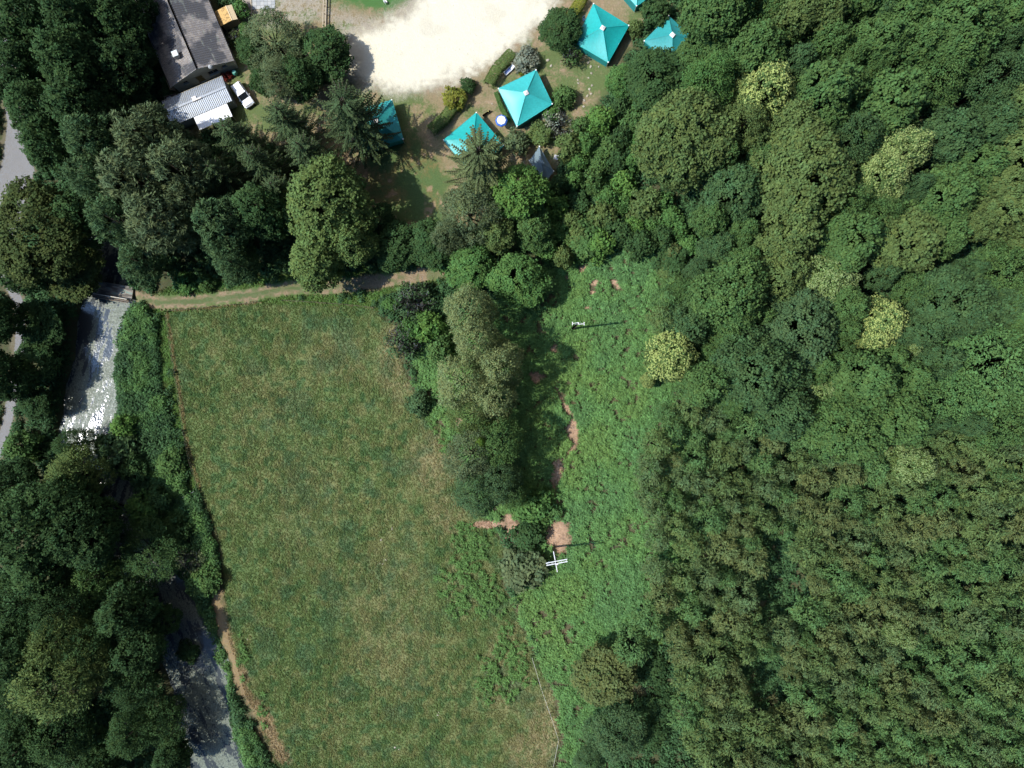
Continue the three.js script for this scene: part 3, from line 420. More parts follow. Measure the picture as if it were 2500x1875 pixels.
// ───────────── the upper wood, east ─────────────
const S = [];
const feature = (kind, tone, x, y, r, h, l, o) => { S.push([x, y, r * 0.98]); T(kind, tone, x, y, r, h, l, o); };
feature('broad', 'dark', 1590, 190, 80, 8, 'dark green rounded tree just below the upper right tent');
S.push([1698, 125, 40]); T('broad', 'mid', 1700, 128, 50, 8, 'mid-green tree covering the right half of the white-capped tent');
feature('broad', 'fresh', 1515, 195, 40, 6, 'bright green tree at the left foot of the dark rounded tree');
feature('broad', 'olive', 1665, 335, 116, 17, 'large olive leafy tree at the wood edge above the bracken');
feature('broad', 'blue', 1790, 470, 84, 14, 'blue-green tree right of the large olive edge tree');
feature('broad', 'blue', 1755, 600, 50, 10, 'small dark blue-green tree at the wood edge by the brooms');
feature('broad', 'olive', 1960, 430, 124, 18, 'large olive-green tree in the middle of the upper wood');
feature('broad', 'greyblue', 1950, 805, 104, 15, 'wide grey-green tree in the heart of the wood');
feature('broad', 'olive', 2200, 600, 92, 15, 'olive tree left of the small bare clearing in the wood');
feature('fine', 'fern', 2420, 880, 128, 17, 'pale fresh-green feathery tree near the right edge');
feature('fine', 'fern', 2320, 960, 80, 14, 'smaller pale-green feathery tree beside the large one');
const fl = (x, y, r, h, l, o = {}) => { S.push([x, y, r * 0.98]); plant('broad', 'leafy', x, y, r, h, 'flowering_tree', l, 'tree', 'cream-flowering trees in the wood', { blossom: 1, ...o }); };
fl(1865, 228, 72, 15, 'bright cream-flowering tree nearest to the tents'); fl(1815, 228, 34, 12, 'small cream-flowering tree left of the one nearest the tents');
fl(2195, 375, 64, 15, 'cream-flowering tree in the upper wood, upper of the pair', { blossom: 3 }); fl(2145, 435, 66, 14, 'cream-flowering tree in the upper wood, lower of the pair', { blossom: 3 });
fl(2010, 680, 72, 13, 'dull cream-flowering tree above the wide grey-green tree', { blossom: 2 });
fl(2140, 785, 66, 14, 'brightest cream-flowering tree in the heart of the wood'); fl(2085, 835, 24, 10, 'small cream-flowering crown at the lower left of the brightest one'); fl(2205, 850, 28, 10, 'small cream-flowering crown at the lower right of the brightest one', { blossom: 2 });
fl(1635, 872, 68, 13, 'round cream-flowering tree at the wood edge by the bracken'); fl(1582, 928, 20, 6, 'tiny cream-flowering crown below the round edge one');
fl(2000, 955, 44, 11, 'dull cream-flowering tree above the slender plantation', { blossom: 2 }); fl(2220, 1130, 54, 12, 'dull cream-flowering tree inside the slender plantation', { blossom: 2 });
fl(2190, 1545, 36, 11, 'small dull cream-flowering tree in the lower plantation', { blossom: 2 });
const HOLES = [[2275, 645, 32], [2390, 612, 18], [2100, 705, 22], [1965, 85, 16], [2355, 240, 16], [1905, 1360, 40], [1912, 1430, 52], [1885, 1490, 34], [1868, 1660, 48], [1880, 1710, 34], [1610, 1680, 50], [1600, 1610, 44], [2330, 1170, 14], [1600, 1770, 40]];
const UP = [[1700, -60], [1735, 40], [1738, 170], [1715, 230], [1740, 300], [1760, 430], [1720, 520], [1700, 650], [1670, 700], [1660, 800], [1700, 880], [1700, 960], [1800, 1000], [2100, 1060], [2300, 1040], [2560, 1060], [2560, -60]];
const gU = { a: { group: 'green leafy trees of the upper wood' }, b: { group: 'dark blue-green trees of the upper wood' }, c: { group: 'olive trees of the upper wood' }, d: { group: 'fresh green trees of the upper wood' } };
{ const r = rng(404);
  for (let pass = 0; pass < 3; pass++) for (let t = 0; t < 5000; t++) {
    const x = lerp(1650, 2560, r()), y = lerp(-50, 1050, r()), rad = [84, 60, 40][pass] * (0.8 + 0.45 * r()); if (!inPoly(x, y, UP) || HOLES.some(h => Math.hypot(h[0] - x, h[1] - y) < h[2] + rad * 0.7)) continue;
    if (S.some(s => Math.hypot(s[0] - x, s[1] - y) < (s[2] + rad) * (pass ? 0.68 : 0.72))) continue; S.push([x, y, rad]);
    const q = vn(x * 0.006, y * 0.006 + 4) * 0.6 + r() * 0.4, k = q < 0.36 ? 'b' : q < 0.62 ? 'a' : q < 0.8 ? 'c' : 'd', fe = y > 480 && x > 2000 ? r() < 0.45 : r() < 0.1;
    member('up', { a: 'mid-green', b: 'dark blue-green', c: 'olive', d: 'fresh green' }[k] + (fe ? ' fine-leaved' : ''), x, y, T(fe ? 'fine' : 'broad', { a: 'mid', b: 'blue', c: 'olive', d: 'fresh' }[k], x, y, rad, 9 + rad * 0.075 + 2.5 * r(), 'leafy tree in the dense wood at upper right', { ...gU[k], name: 'broadleaf_tree' }));
  }
  nameMembers('up', 'tree', [['cream-flowering tree nearest the tents', 1865, 228], ['white-capped tent', 1636, 98], ['pair of cream-flowering trees', 2170, 405], ['brightest cream-flowering tree', 2140, 785], ['dull cream-flowering tree', 2010, 680], ['wide grey-green tree', 1950, 805], ['large olive middle tree', 1960, 430], ['pale feathery tree', 2420, 880], ['top right corner', 2500, 0], ['bare woodland clearing', 2300, 640], ['round cream-flowering edge tree', 1635, 872], ['dull cream central tree', 2000, 955]]);
}
// ───────────── the slender plantation, south-east ─────────────
const PL = [[1600, 700], [1700, 660], [1700, 880], [1760, 960], [1960, 1010], [2120, 1060], [2310, 1050], [2560, 1080], [2560, 1930], [1680, 1930], [1690, 1800], [1660, 1720], [1560, 1600], [1520, 1560], [1560, 1520], [1620, 1470], [1600, 1380], [1590, 1260], [1580, 1150], [1600, 1040], [1650, 960], [1690, 900], [1600, 800]];
feature('broad', 'brown', 1478, 1650, 84, 9, 'yellow-speckled leafy tree at the foot of the bracken slope');
feature('fine', 'greyblue', 1505, 1800, 74, 9, 'dark blue-green tree at the bottom edge beside the bracken');
feature('fine', 'greyblue', 1440, 1860, 40, 6, 'small blue-green tree at the bottom edge');
for (const [x, y, l] of [[1600, 1640, 'dark low bush in the gap right of the yellow-speckled tree'], [1615, 1720, 'dark low bush in the shadow below the plantation corner'], [1590, 1790, 'dark low bush beside the blue-green bottom tree'], [1565, 1590, 'dark low bush above the yellow-speckled tree']]) B('shrub', 'deep', x, y, 44, 2.2, l);
{ const r = rng(505), tones = ['stem', 'stemwarm', 'stemgreen', 'stem', 'stemdull', 'stemgreen', 'stemwarm', 'stem'];
  const gs = { stem: 'olive', stemwarm: 'brownish-olive', stemgreen: 'fresh green', stemdull: 'dull green' };
  for (let pass = 0; pass < 2; pass++) for (let t = 0; t < 9000; t++) {
    const x = lerp(1520, 2560, r()), y = lerp(650, 1930, r()), rad = (pass ? 28 : 42) * (0.8 + 0.5 * r()); if (!inPoly(x, y, PL) || HOLES.some(h => Math.hypot(h[0] - x, h[1] - y) < h[2] + rad * 0.5)) continue;
    if (S.some(s => Math.hypot(s[0] - x, s[1] - y) < (s[2] + rad) * 0.64)) continue; S.push([x, y, rad]);
    const q = clamp(vn(x * 0.008 + 9, y * 0.008) * 0.55 + r() * 0.5), k = tones[Math.floor(q * 7.99)];
    member('pl', gs[k], x, y, T('pole', k, x, y, rad, 9.5 + 3 * r(), 'slender tree in the plantation', { group: gs[k] + ' slender trees of the plantation' }));
  }
  nameMembers('pl', 'slender tree', [['round cream-flowering edge tree', 1635, 872], ['wide grey-green tree', 1950, 805], ['dull cream central tree', 2000, 955], ['dull cream plantation tree', 2220, 1130], ['small cream lower-plantation tree', 2190, 1545], ['long dark gap', 1910, 1420], ['lower dark gap', 1868, 1670], ['yellow-speckled tree', 1478, 1650], ['crossed-arm pole', 1358, 1368], ['bottom right corner', 2500, 1875], ['blue-green bottom tree', 1505, 1800], ['pale feathery tree', 2420, 880], ['right picture edge', 2500, 1350]]);
}
console.log('trees', scene.children.length, Object.entries(used).filter(e => e[1] > 5).map(e => e.join(':')).join(' '));
// ───────────── ground cover that nobody could count ─────────────
function stuff(name, label, category, geos, mat, spots, pose) {    // spots: [x, z, colour, scale, height]
  const root = new THREE.Group(); root.name = numbered(name); tag(root, label, category, null, 'stuff'); scene.add(root);
  geos.forEach((g, v) => { const own = spots.filter((_, i) => i % geos.length === v), m = new THREE.InstancedMesh(g, mat, own.length), M = new THREE.Matrix4(), q = new THREE.Quaternion(), E = new THREE.Euler(), r = rng(31 + v);
    own.forEach(([x, z, c, s, h], i) => { E.set((r() - .5) * .3, r() * 6.283, (r() - .5) * .3); M.compose(new THREE.Vector3(x, groundY(x, z) - 0.03 + (h || 0), z), q.setFromEuler(E), new THREE.Vector3(s, s * (0.8 + 0.4 * r()), s)); m.setMatrixAt(i, M); m.setColorAt(i, c); });
    m.name = 'clumps'; m.castShadow = m.receiveShadow = true; m.userData.kind = 'stuff'; root.add(m); });
}
const coverMat = new THREE.MeshPhysicalMaterial({ color: col(1, 1, 1), vertexColors: true, roughness: 0.85, specularIntensity: 0.3, side: THREE.DoubleSide, transmission: 0.2, thickness: 0 });
function frondClump(seed) { const lf = new Leaves(seed), r = lf.r, n = 7; for (let k = 0; k < n; k++) { const a = (k + r()) / n * 6.283, ca = Math.cos(a), sa = Math.sin(a), l = 0.42 + 0.34 * r(), h = 0.4 + 0.6 * r(), tilt = (r() - .5) * 1.1, f = 0.75 + 0.5 * r(); for (let s = 0; s < 5; s++) { const t = (s + 0.5) / 5, d = l * t, y = h * (0.55 + 0.9 * t - 0.85 * t * t), w = 0.30 * (1 - t * 0.7), v = f * (0.85 + 0.3 * r()); lf.leaf(ca * d, y, sa * d, ca * (t - .35) * 1.3 - sa * tilt, 1, sa * (t - .35) * 1.3 + ca * tilt, -sa, (r() - .5) * .3, ca, w * 1.3, l / 5 * 1.35, [v * (1 + .1 * r()), v, v]); } } return lf.build(); }
function brambleClump(seed) { const lf = new Leaves(seed), r = lf.r; for (let k = 0; k < 52; k++) { const d = dirOf(r, 0), q = 0.55 + 0.45 * r(), u = dirOf(r), v = 0.78 + 0.44 * r(); lf.leaf(d[0] * .62 * q, d[1] * .85 * q, d[2] * .62 * q, d[0] * .6 + u[0] * .6, .7 + u[1] * .5, d[2] * .6 + u[2] * .6, u[1], u[2], u[0], 0.26, 0.19, [v * (1 + .15 * (r() - .5)), v, v], ...d); } return lf.build(); }
function tuftClump(seed) { const lf = new Leaves(seed), r = lf.r; for (let k = 0; k < 9; k++) { const a = r() * 6.283, ca = Math.cos(a), sa = Math.sin(a), v = 0.8 + 0.4 * r(), t = 0.5 + 0.5 * r(); lf.leaf(ca * .1 * t, .1, sa * .1 * t, ca * .7, 0.75, sa * .7, ca * .6, .7, sa * .6, 0.32 * t, 0.045, [v, v, v], 0, 1, 0); } return lf.build(); }
const scatter = (n, seed, x0, x1, z0, z1, fn) => { const r = rng(seed), out = []; for (let k = 0; k < n; k++) { const x = lerp(x0, x1, r()), z = lerp(z0, z1, r()), v = fn(x, z, r); if (v) out.push([x, z, ...v]); } return out; };
const [bx0, bz0] = W(990, 540), [bx1, bz1] = W(1740, 1900);
stuff('bracken', 'bright green bracken covering the slope right of the central tree row', 'bracken', [11, 12, 13].map(frondClump), coverMat, scatter(40000, 61, bx0, bx1, bz0, bz1, (x, z, r) => {
  if (at('bracken', x, z) > (vn(x * .8, z * .8) - .5) * 1.5 || at('meadow', x, z) < 0.2) return 0; if (at('foot', x, z) < 0.1 + 0.9 * (vn(x * 1.2, z * 1.2) - .5) || at('foot2', x, z) < 0.1 + 0.6 * (vn(x, z) - .5)) return 0;
  for (const q of DIRT) if (Math.hypot((x - q[0]) / q[2], (z - q[1]) / q[3]) < 0.95 + 0.5 * (vn(x * 1.5, z * 1.5) - .5)) return 0;
  if (vn(x * 1.9 + 5, z * 1.9) * .6 + vn(x * .7, z * .7 + 8) * .4 < 0.33) return 0;
  const v = 0.85 + 0.3 * r(), n = fbm(x * .2, z * .2 + 3, 3), c = [.110, .235, .066]; mix3(c, [.128, .240, .062], sstep(.5, .72, n)); mix3(c, [.098, .215, .068], sstep(.48, .3, n)); return [col(c[0] * v, c[1] * v, c[2] * v), 0.75 + 0.75 * r() * vn(x * 1.3, z * 1.3)]; }));
const BR = [[1150, 1330, 50, 62, 1], [1160, 1430, 62, 50, .8], [1120, 1470, 40, 36, .7], [1200, 1470, 40, 40, .6], [1140, 1380, 40, 70, .6], [1230, 1560, 30, 60, .4], [1235, 1650, 66, 55, .85], [1250, 1590, 40, 40, .55], [1190, 1690, 40, 40, .6], [1090, 1420, 24, 40, .4], [1060, 1010, 20, 50, .8], [1095, 1060, 22, 50, .9], [1030, 960, 16, 30, .8], [595, 1610, 14, 60, .5], [640, 1730, 16, 50, .5]].map(([x, y, a, b, d]) => [...W(x, y), a / PPM, b / PPM, d]);
const [mx0, mz0] = W(560, 930), [mx1, mz1] = W(1330, 1800);
stuff('bracken_patch', 'loose patches of bright bracken spreading into the right side of the meadow', 'bracken', [21, 22].map(frondClump), coverMat, scatter(24000, 62, mx0, mx1, mz0, mz1, (x, z, r) => {
  for (const q of BR) { const d = Math.hypot((x - q[0]) / q[2], (z - q[1]) / q[3]) + (fbm(x * .7, z * .7, 2) - .5) * 0.9; if (d < 1 && r() < q[4] * .9 * (1.3 - d) && vn(x * 1.3 + 3, z * 1.3) > .34) { const v = 0.8 + 0.35 * r(); return [col(.108 * v, .215 * v, .055 * v), 0.55 + 0.5 * r()]; } } return 0; }));
const bankPoly = poly([[318, 745], [350, 742], [385, 790], [392, 900], [405, 1000], [430, 1080], [455, 1180], [500, 1260], [530, 1350], [535, 1420], [515, 1470], [535, 1560], [560, 1640], [575, 1720], [620, 1790], [680, 1900], [600, 1900], [565, 1790], [550, 1680], [500, 1530], [450, 1420], [400, 1370], [345, 1290], [300, 1120], [275, 1060], [285, 980], [275, 900], [290, 800]]);
const [kx0, kz0] = W(262, 735), [kx1, kz1] = W(700, 1900);
stuff('brambles', 'dense green brambles and nettles along the right bank of the river', 'brambles', [41, 42].map(brambleClump), coverMat, scatter(46000, 63, kx0, kx1, kz0, kz1, (x, z, r) => {
  const w = (vn(x * .7, z * .7) - .5) * 1.2; if (!inPoly(x + w, z, bankPoly) || at('bankPath', x, z) < 0.1 || r() > 0.5) return 0; const n = fbm(x * .35, z * .35 + 9, 3), v = 0.8 + 0.4 * r(), c = [.068, .15, .048]; mix3(c, [.10, .2, .055], sstep(.5, .7, n)); mix3(c, [.045, .1, .04], sstep(.5, .32, n)); return [col(c[0] * v, c[1] * v, c[2] * v), 0.6 + 1.0 * r() * vn(x * 1.1, z * 1.1 + 3) + .1, (n - .35) * 1.6 * sstep(0.2, 2.5, at('river', x, z))]; }));
const wx = 83;
stuff('undergrowth', 'dark undergrowth of brambles and saplings on the woodland floor', 'undergrowth', [43].map(brambleClump), coverMat, scatter(56000, 64, -86, 86, -65, 65, (x, z, r) => {
  if (at('river', x, z) < 0.9 || at('meadow', x, z) < 0.6 || at('camp', x, z) < 0.5 || at('road', x, z) < 0.7 || at('lane', x, z) < 0.5 || at('bracken', x, z) < -0.5 || at('track', x, z) < 0.5 || at('bankPath', x, z) < .5 || at('gravelThin', x, z) < 1) return 0; if (at('verge', x, z) < 0 && r() < .75) return 0; if (x < -38 && z < -40) { const [a, b] = [x + 49.3, z + 49.5], lx = a * .92 - b * .39, lz = a * .39 + b * .92; if (Math.abs(lx) < 6.5 && lz < 8) return 0; }
  if (fbm(x * .3, z * .3, 2) < .28) return 0; const v = 0.7 + 0.5 * r(); return [col(.055 * v, .12 * v, .042 * v), 0.9 + 0.7 * r()]; }));
stuff('meadow_grass', 'long mixed green and straw grass of the meadow', 'grass', [51, 52, 53].map(tuftClump), coverMat, scatter(150000, 65, W(400, 740)[0], W(1375, 0)[0], W(0, 735)[1], 66, (x, z, r) => {
  if (at('meadow', x, z) > 0.1) return 0; const c = groundColor(x, z), v = 0.9 + 0.3 * r(); return [col(c[0] * v, c[1] * v, c[2] * v), 0.8 + 1.1 * r() * vn(x * .5, z * .5)]; }));
stuff('verge_grass', 'green grass along the dirt track and inside the river fence', 'grass', [54].map(tuftClump), coverMat, scatter(60000, 66, W(300, 0)[0], W(1100, 0)[0], W(0, 635)[1], W(0, 1220)[1], (x, z, r) => {
  if (at('verge', x, z) > 0.3 || at('meadow', x, z) < 0 || at('track', x, z) < 0.1) return 0; const c = groundColor(x, z), v = 0.95 + 0.4 * r(); return [col(c[0] * v, c[1] * v * 1.05, c[2] * v), 0.9 + 0.9 * r()]; }));

// ───────────── hedges ─────────────
function hedge(pts, w, h, tone, label) {
  const lf = new Leaves(900 + pts[0][0] | 0), r = lf.r, P = pts.map(p => W(p[0], p[1], h * 0.7)), c = P[Math.floor(P.length / 2)], stems = [];
  for (let s = 1; s < P.length; s++) { const a = P[s - 1], b = P[s], len = Math.hypot(b[0] - a[0], b[1] - a[1]), ux = (b[0] - a[0]) / len, uz = (b[1] - a[1]) / len;
    for (let d = 0.2; d < len; d += 0.7) stems.push(tube([[a[0] + ux * d - c[0], -0.05, a[1] + uz * d - c[1]], [a[0] + ux * d - c[0], h * 0.8, a[1] + uz * d - c[1]]], [0.04, 0.015], 4));
    for (let k = 0; k < len * 420; k++) { const d = r() * len, q = (r() * 2 - 1), hh = h * (0.92 + 0.16 * vn(d * 1.3 + s * 9, q + 4)), top = r() < 0.6, e = Math.pow(Math.abs(q), 4), y = top ? hh * (1 - 0.22 * e) - 0.12 * r() : r() * hh, sd = top ? q * w / 2 : Math.sign(q) * (w / 2 - 0.12 * r()), x = a[0] + ux * d - uz * sd, z = a[1] + uz * d + ux * sd, u = dirOf(r), v = (0.78 + 0.44 * r()) * (0.85 + 0.3 * vn(x * 1.5, z * 1.5));
      lf.leaf(x - c[0], y, z - c[1], (top ? 0 : -uz * Math.sign(q)) + u[0] * .6, (top ? 1 : .4) + u[1] * .4, (top ? 0 : ux * Math.sign(q)) + u[2] * .6, u[1], u[2], u[0], 0.2, 0.15, [v * (1 + .2 * (r() - .5)), v, v * .95], 0, 1, 0); } }
  const g = thing('hedge', label, 'hedge', c[0], groundY(...c), c[1]); part(g, 'stem', merge(stems), barkMat); part(g, 'foliage', lf.build(), leafMat[tone]); return g;
}
hedge([[1252, 128], [1215, 165], [1192, 205]], 1.75, 1.7, 'olive', 'clipped olive hedge beside the sun lounger');
hedge([[1106, 258], [1085, 288], [1050, 318]], 1.7, 1.6, 'olive', 'low hedge trailing from the yellow-flowering bush');
hedge([[1424, -8], [1402, 26], [1392, 40]], 1.7, 1.6, 'yellow', 'yellowish hedge at the top left of the top tent');
hedge([[1211, 225], [1224, 262], [1240, 292]], 0.7, 0.8, 'mid', 'thin green hedge strip along the left side of the middle tent');
// ───────────── tents ─────────────
const weave = tex(128, 128, (i, j) => { const v = 222 + 22 * vn(i * 0.05, j * 0.05) + 10 * hsh(i, j); return [v, v, v]; });
const canvasMat = (r, g, b, rough = 0.5) => new THREE.MeshPhysicalMaterial({ color: col(r, g, b), map: weave, roughness: rough, side: THREE.DoubleSide, transmission: 0.12, thickness: 0 });
const teal = canvasMat(.012, .45, .415), tealOld = canvasMat(.03, .36, .345, .6), tealLight = canvasMat(.05, .52, .49, .45), greyTarp = canvasMat(.17, .24, .27, .55), whiteMat = std(.82, .81, .77, .6), capGrey = std(.62, .60, .56, .7), poleMat = std(.55, .55, .53, .4, { metalness: 0.6 });
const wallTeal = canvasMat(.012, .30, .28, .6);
function tent(corners, eave, apex, mat, label, cap = capGrey, o = {}) {        // corners: four traced roof corners, going round
  const C = corners.map(p => W(p[0], p[1], eave)), cx = C.reduce((s, p) => s + p[0], 0) / 4, cz = C.reduce((s, p) => s + p[1], 0) / 4;
  const g = thing('pyramid_tent', label, 'tent', cx, groundY(cx, cz), cz, 0, 'teal pyramid tents'), P = C.map(p => [p[0] - cx, p[1] - cz]);
  for (let k = 0; k < 4; k++) {
    const a = P[k], b = P[(k + 1) % 4], n = 8, pos = [], uv = [], idx = [];
    for (let i = 0; i <= n; i++) for (let j = 0; j <= n; j++) { const t = i / n, s = j / n, ex = lerp(a[0], b[0], s), ez = lerp(a[1], b[1], s), q = 1 - t * 0.95, sag = 0.22 * Math.sin(Math.PI * t) * (0.35 + 0.65 * Math.sin(Math.PI * s)) * (1 - t * 0.5); pos.push(ex * q, lerp(eave, apex, t) - sag - 0.05 * Math.sin(Math.PI * s) * (1 - t), ez * q); uv.push(s * 4 * q + k, t * 3); }
    for (let i = 0; i < n; i++) for (let j = 0; j < n; j++) { const A = i * (n + 1) + j; idx.push(A, A + 1, A + n + 1, A + 1, A + n + 2, A + n + 1); }
    const G = new THREE.BufferGeometry(); G.setAttribute('position', new THREE.Float32BufferAttribute(pos, 3)); G.setAttribute('uv', new THREE.Float32BufferAttribute(uv, 2)); G.setIndex(idx); G.computeVertexNormals();
    if (G.attributes.normal.getY(40) < 0) { G.setIndex(idx.map((v, i) => idx[i - i % 3 + 2 - i % 3])); G.computeVertexNormals(); }
    part(g, 'roof_panel', G, mat);
    part(g, 'valance', bar([a[0] * 1.002, eave - 0.11, a[1] * 1.002], [b[0] * 1.002, eave - 0.11, b[1] * 1.002], 0.012, 0.2), mat);
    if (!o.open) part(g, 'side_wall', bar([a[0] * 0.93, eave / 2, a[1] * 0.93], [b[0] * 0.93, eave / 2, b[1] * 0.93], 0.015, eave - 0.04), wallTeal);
    const pl = part(g, 'corner_pole', cyl(0.035, 0.035, eave, 8, a[0] * 0.975, eave / 2 - 0.01, a[1] * 0.975), poleMat); part(pl, 'pole_cap', rbox(0.2, 0.1, 0.2, 0.03, a[0] * 0.985, eave + 0.04, a[1] * 0.985), whiteMat);
    const mx = (a[0] + b[0]) / 2, mz = (a[1] + b[1]) / 2; if (k % 2 === 1 && !o.open) part(g, 'edge_pole', cyl(0.03, 0.03, eave + .06, 6, mx * 0.985, eave / 2, mz * 0.985), whiteMat);
  }
  const turn = -Math.atan2(P[1][1] - P[0][1], P[1][0] - P[0][0]);
  const v = part(g, 'vent_cap', new THREE.CylinderGeometry(0.02, 0.5, 0.26, 4).rotateY(Math.PI / 4).translate(0, 0, 0), cap); v.rotation.y = turn; v.position.y = apex + 0.16;
  part(g, 'centre_pole', cyl(0.05, 0.05, apex + 0.05, 8, 0, (apex + 0.05) / 2, 0), poleMat);
  for (let k = 0; k < 4; k++) { const a = P[k]; part(g, 'seam', bar([a[0] * 0.99, eave + 0.035, a[1] * 0.99], [a[0] * 0.06, apex - 0.02, a[1] * 0.06], 0.05, 0.02), mat); }
  return g;
}
tent([[1449, 8], [1536, 62], [1485, 153], [1402, 104]], 2.1, 3.8, teal, 'teal pyramid tent nearest the top edge with the grey cap');
tent([[1216, 216], [1309, 170], [1349, 254], [1262, 309]], 2.1, 3.7, tealLight, 'brightest teal pyramid tent next to the sun lounger', capGrey);
tent([[1632, 38], [1697, 97], [1641, 160], [1572, 100]], 2.1, 3.8, tealOld, 'teal pyramid tent half under trees with a clean white cap', whiteMat);
tent([[1560, -78], [1605, -20], [1554, 15], [1505, -40]], 2.1, 3.8, tealLight, 'pale cyan tent corner cut off by the top edge');
tent([[1082, 342], [1163, 274], [1231, 355], [1150, 423]], 2.1, 3.7, teal, 'teal tent mostly hidden under the large pale spruce');
tent([[957, 243], [985, 340], [888, 368], [860, 271]], 2.1, 3.7, tealOld, 'faded teal tent half hidden by the tallest spruce');
tent([[1317, 357], [1352, 418], [1328, 448], [1292, 392]], 1.7, 2.9, greyTarp, 'weathered grey-blue tarp shelter in the shade below the middle tent', greyTarp, { open: true });
// ───────────── campsite furniture ─────────────
{ const [x, z] = W(1224, 293, 2.2), g = thing('sun_umbrella', 'blue and white sun umbrella beside the brightest tent', 'umbrella', x, groundY(x, z), z), blue = std(.03, .12, .50, .7);
  part(g, 'pole', cyl(0.022, 0.022, 2.4, 8, 0, 1.2, 0), whiteMat); part(g, 'base', cyl(0.26, 0.3, 0.09, 16, 0, 0.045, 0), std(.2, .2, .2, .8));
  for (let k = 0; k < 8; k++) { const a = k / 8 * 6.2832, b = (k + 1) / 8 * 6.2832, R = 0.98, seg = (r0, r1, y0, y1) => { const G = new THREE.BufferGeometry(); G.setAttribute('position', new THREE.Float32BufferAttribute([Math.cos(a) * r0, y0, Math.sin(a) * r0, Math.cos(b) * r0, y0, Math.sin(b) * r0, Math.cos(b) * r1, y1, Math.sin(b) * r1, Math.cos(a) * r1, y1, Math.sin(a) * r1], 3)); G.setIndex([0, 1, 2, 0, 2, 3]); G.computeVertexNormals(); return G; };
    part(g, 'canopy_panel', merge([seg(0.03, R * 0.74, 2.42, 2.2)].map(q => { q.setAttribute('uv', new THREE.Float32BufferAttribute(new Float32Array(q.attributes.position.count * 2), 2)); return q; })), whiteMat); part(g, 'canopy_border', seg(R * 0.74, R, 2.2, 2.02), blue); part(g, 'valance', seg(R, R * 1.01, 2.02, 1.88), blue); } }
{ const [x, z] = W(1243, 170, 0.4), g = thing('sun_lounger', 'white sun lounger with a blue cushion behind the clipped hedge', 'lounger', x, groundY(x, z), z, Math.atan2(28, -25)), cush = std(.20, .27, .55, .9), wt = std(.78, .80, .84, .5);
  part(g, 'frame', merge([box(.06, .06, 1.95, -.32, .32, 0), box(.06, .06, 1.95, .32, .32, 0), box(.7, .06, .06, 0, .32, -.95), box(.7, .06, .06, 0, .32, .95)]), wt);
  for (let k = 0; k < 9; k++) part(g, 'slat', box(.6, .025, .1, 0, .362, -.86 + k * .145), wt);
  const back = part(g, 'backrest', new THREE.BoxGeometry(.6, .03, .7).rotateX(-.5).translate(0, .52, .68), wt); part(g, 'cushion', rbox(.4, .06, 1.0, .03, 0, .41, -.3), cush);
  for (const [a, b] of [[-.3, -.85], [.3, -.85], [-.3, .8], [.3, .8]]) part(g, 'leg', box(.06, .31, .06, a, .15, b), wt); }
{ const [x, z] = W(1188, 277, 0.3), g = thing('wooden_bench', 'small weathered log bench near the blue and white umbrella', 'bench', x, groundY(x, z), z, 0.62), wd = std(.16, .125, .075, .9);
  part(g, 'seat', tube([[-.75, .38, 0], [.75, .38, 0]], [.17, .15], 9), wd); for (const s of [-.5, .5]) part(g, 'leg', tube([[s, -.02, -.12], [s, .3, .0]], [.11, .1], 7), wd); part(g, 'cup', cyl(.07, .06, .12, 10, .35, .6, 0), std(.75, .66, .2, .5)); }
{ const [x, z] = W(1358, 384, 0.7), g = thing('small_table', 'small pale grey square table beside the grey-blue tarp', 'table', x, groundY(x, z), z, -0.3), m = std(.46, .45, .46, .7);
  for (let k = 0; k < 4; k++) part(g, 'plank', box(.75, .035, .17, 0, .7, -.28 + k * .187), m); part(g, 'frame', merge([box(.66, .05, .04, 0, .655, -.25), box(.66, .05, .04, 0, .655, .25)]), m); for (const [a, b] of [[-.3, -.27], [.3, -.27], [-.3, .27], [.3, .27]]) part(g, 'leg', box(.05, .64, .05, a, .315, b), m); }
{ const [x, z] = W(1426, 48, 0.3), g = thing('garden_chair', 'grey-blue folding chair partly under the small tree by the top tent', 'chair', x, groundY(x, z), z, 0.4), m = std(.28, .32, .42, .7);
  part(g, 'seat', box(.5, .04, .5, 0, .42, 0), m); part(g, 'backrest', box(.5, .5, .04, 0, .7, -.26), m); for (const [a, b] of [[-.22, -.22], [.22, -.22], [-.22, .22], [.22, .22]]) part(g, 'leg', box(.035, .42, .035, a, .2, b), poleMat); }
{ const [x, z] = W(941, 4, 0.4), g = thing('garden_chair', 'white plastic chair on the green lawn at the top edge', 'chair', x, groundY(x, z), z, 2.2);
  part(g, 'seat', rbox(.46, .04, .46, .015, 0, .42, 0), whiteMat); part(g, 'backrest', rbox(.46, .42, .04, .015, 0, .66, -.23), whiteMat); for (const [a, b] of [[-.2, -.2], [.2, -.2], [-.2, .2], [.2, .2]]) part(g, 'leg', box(.04, .42, .04, a, .2, b), whiteMat); }
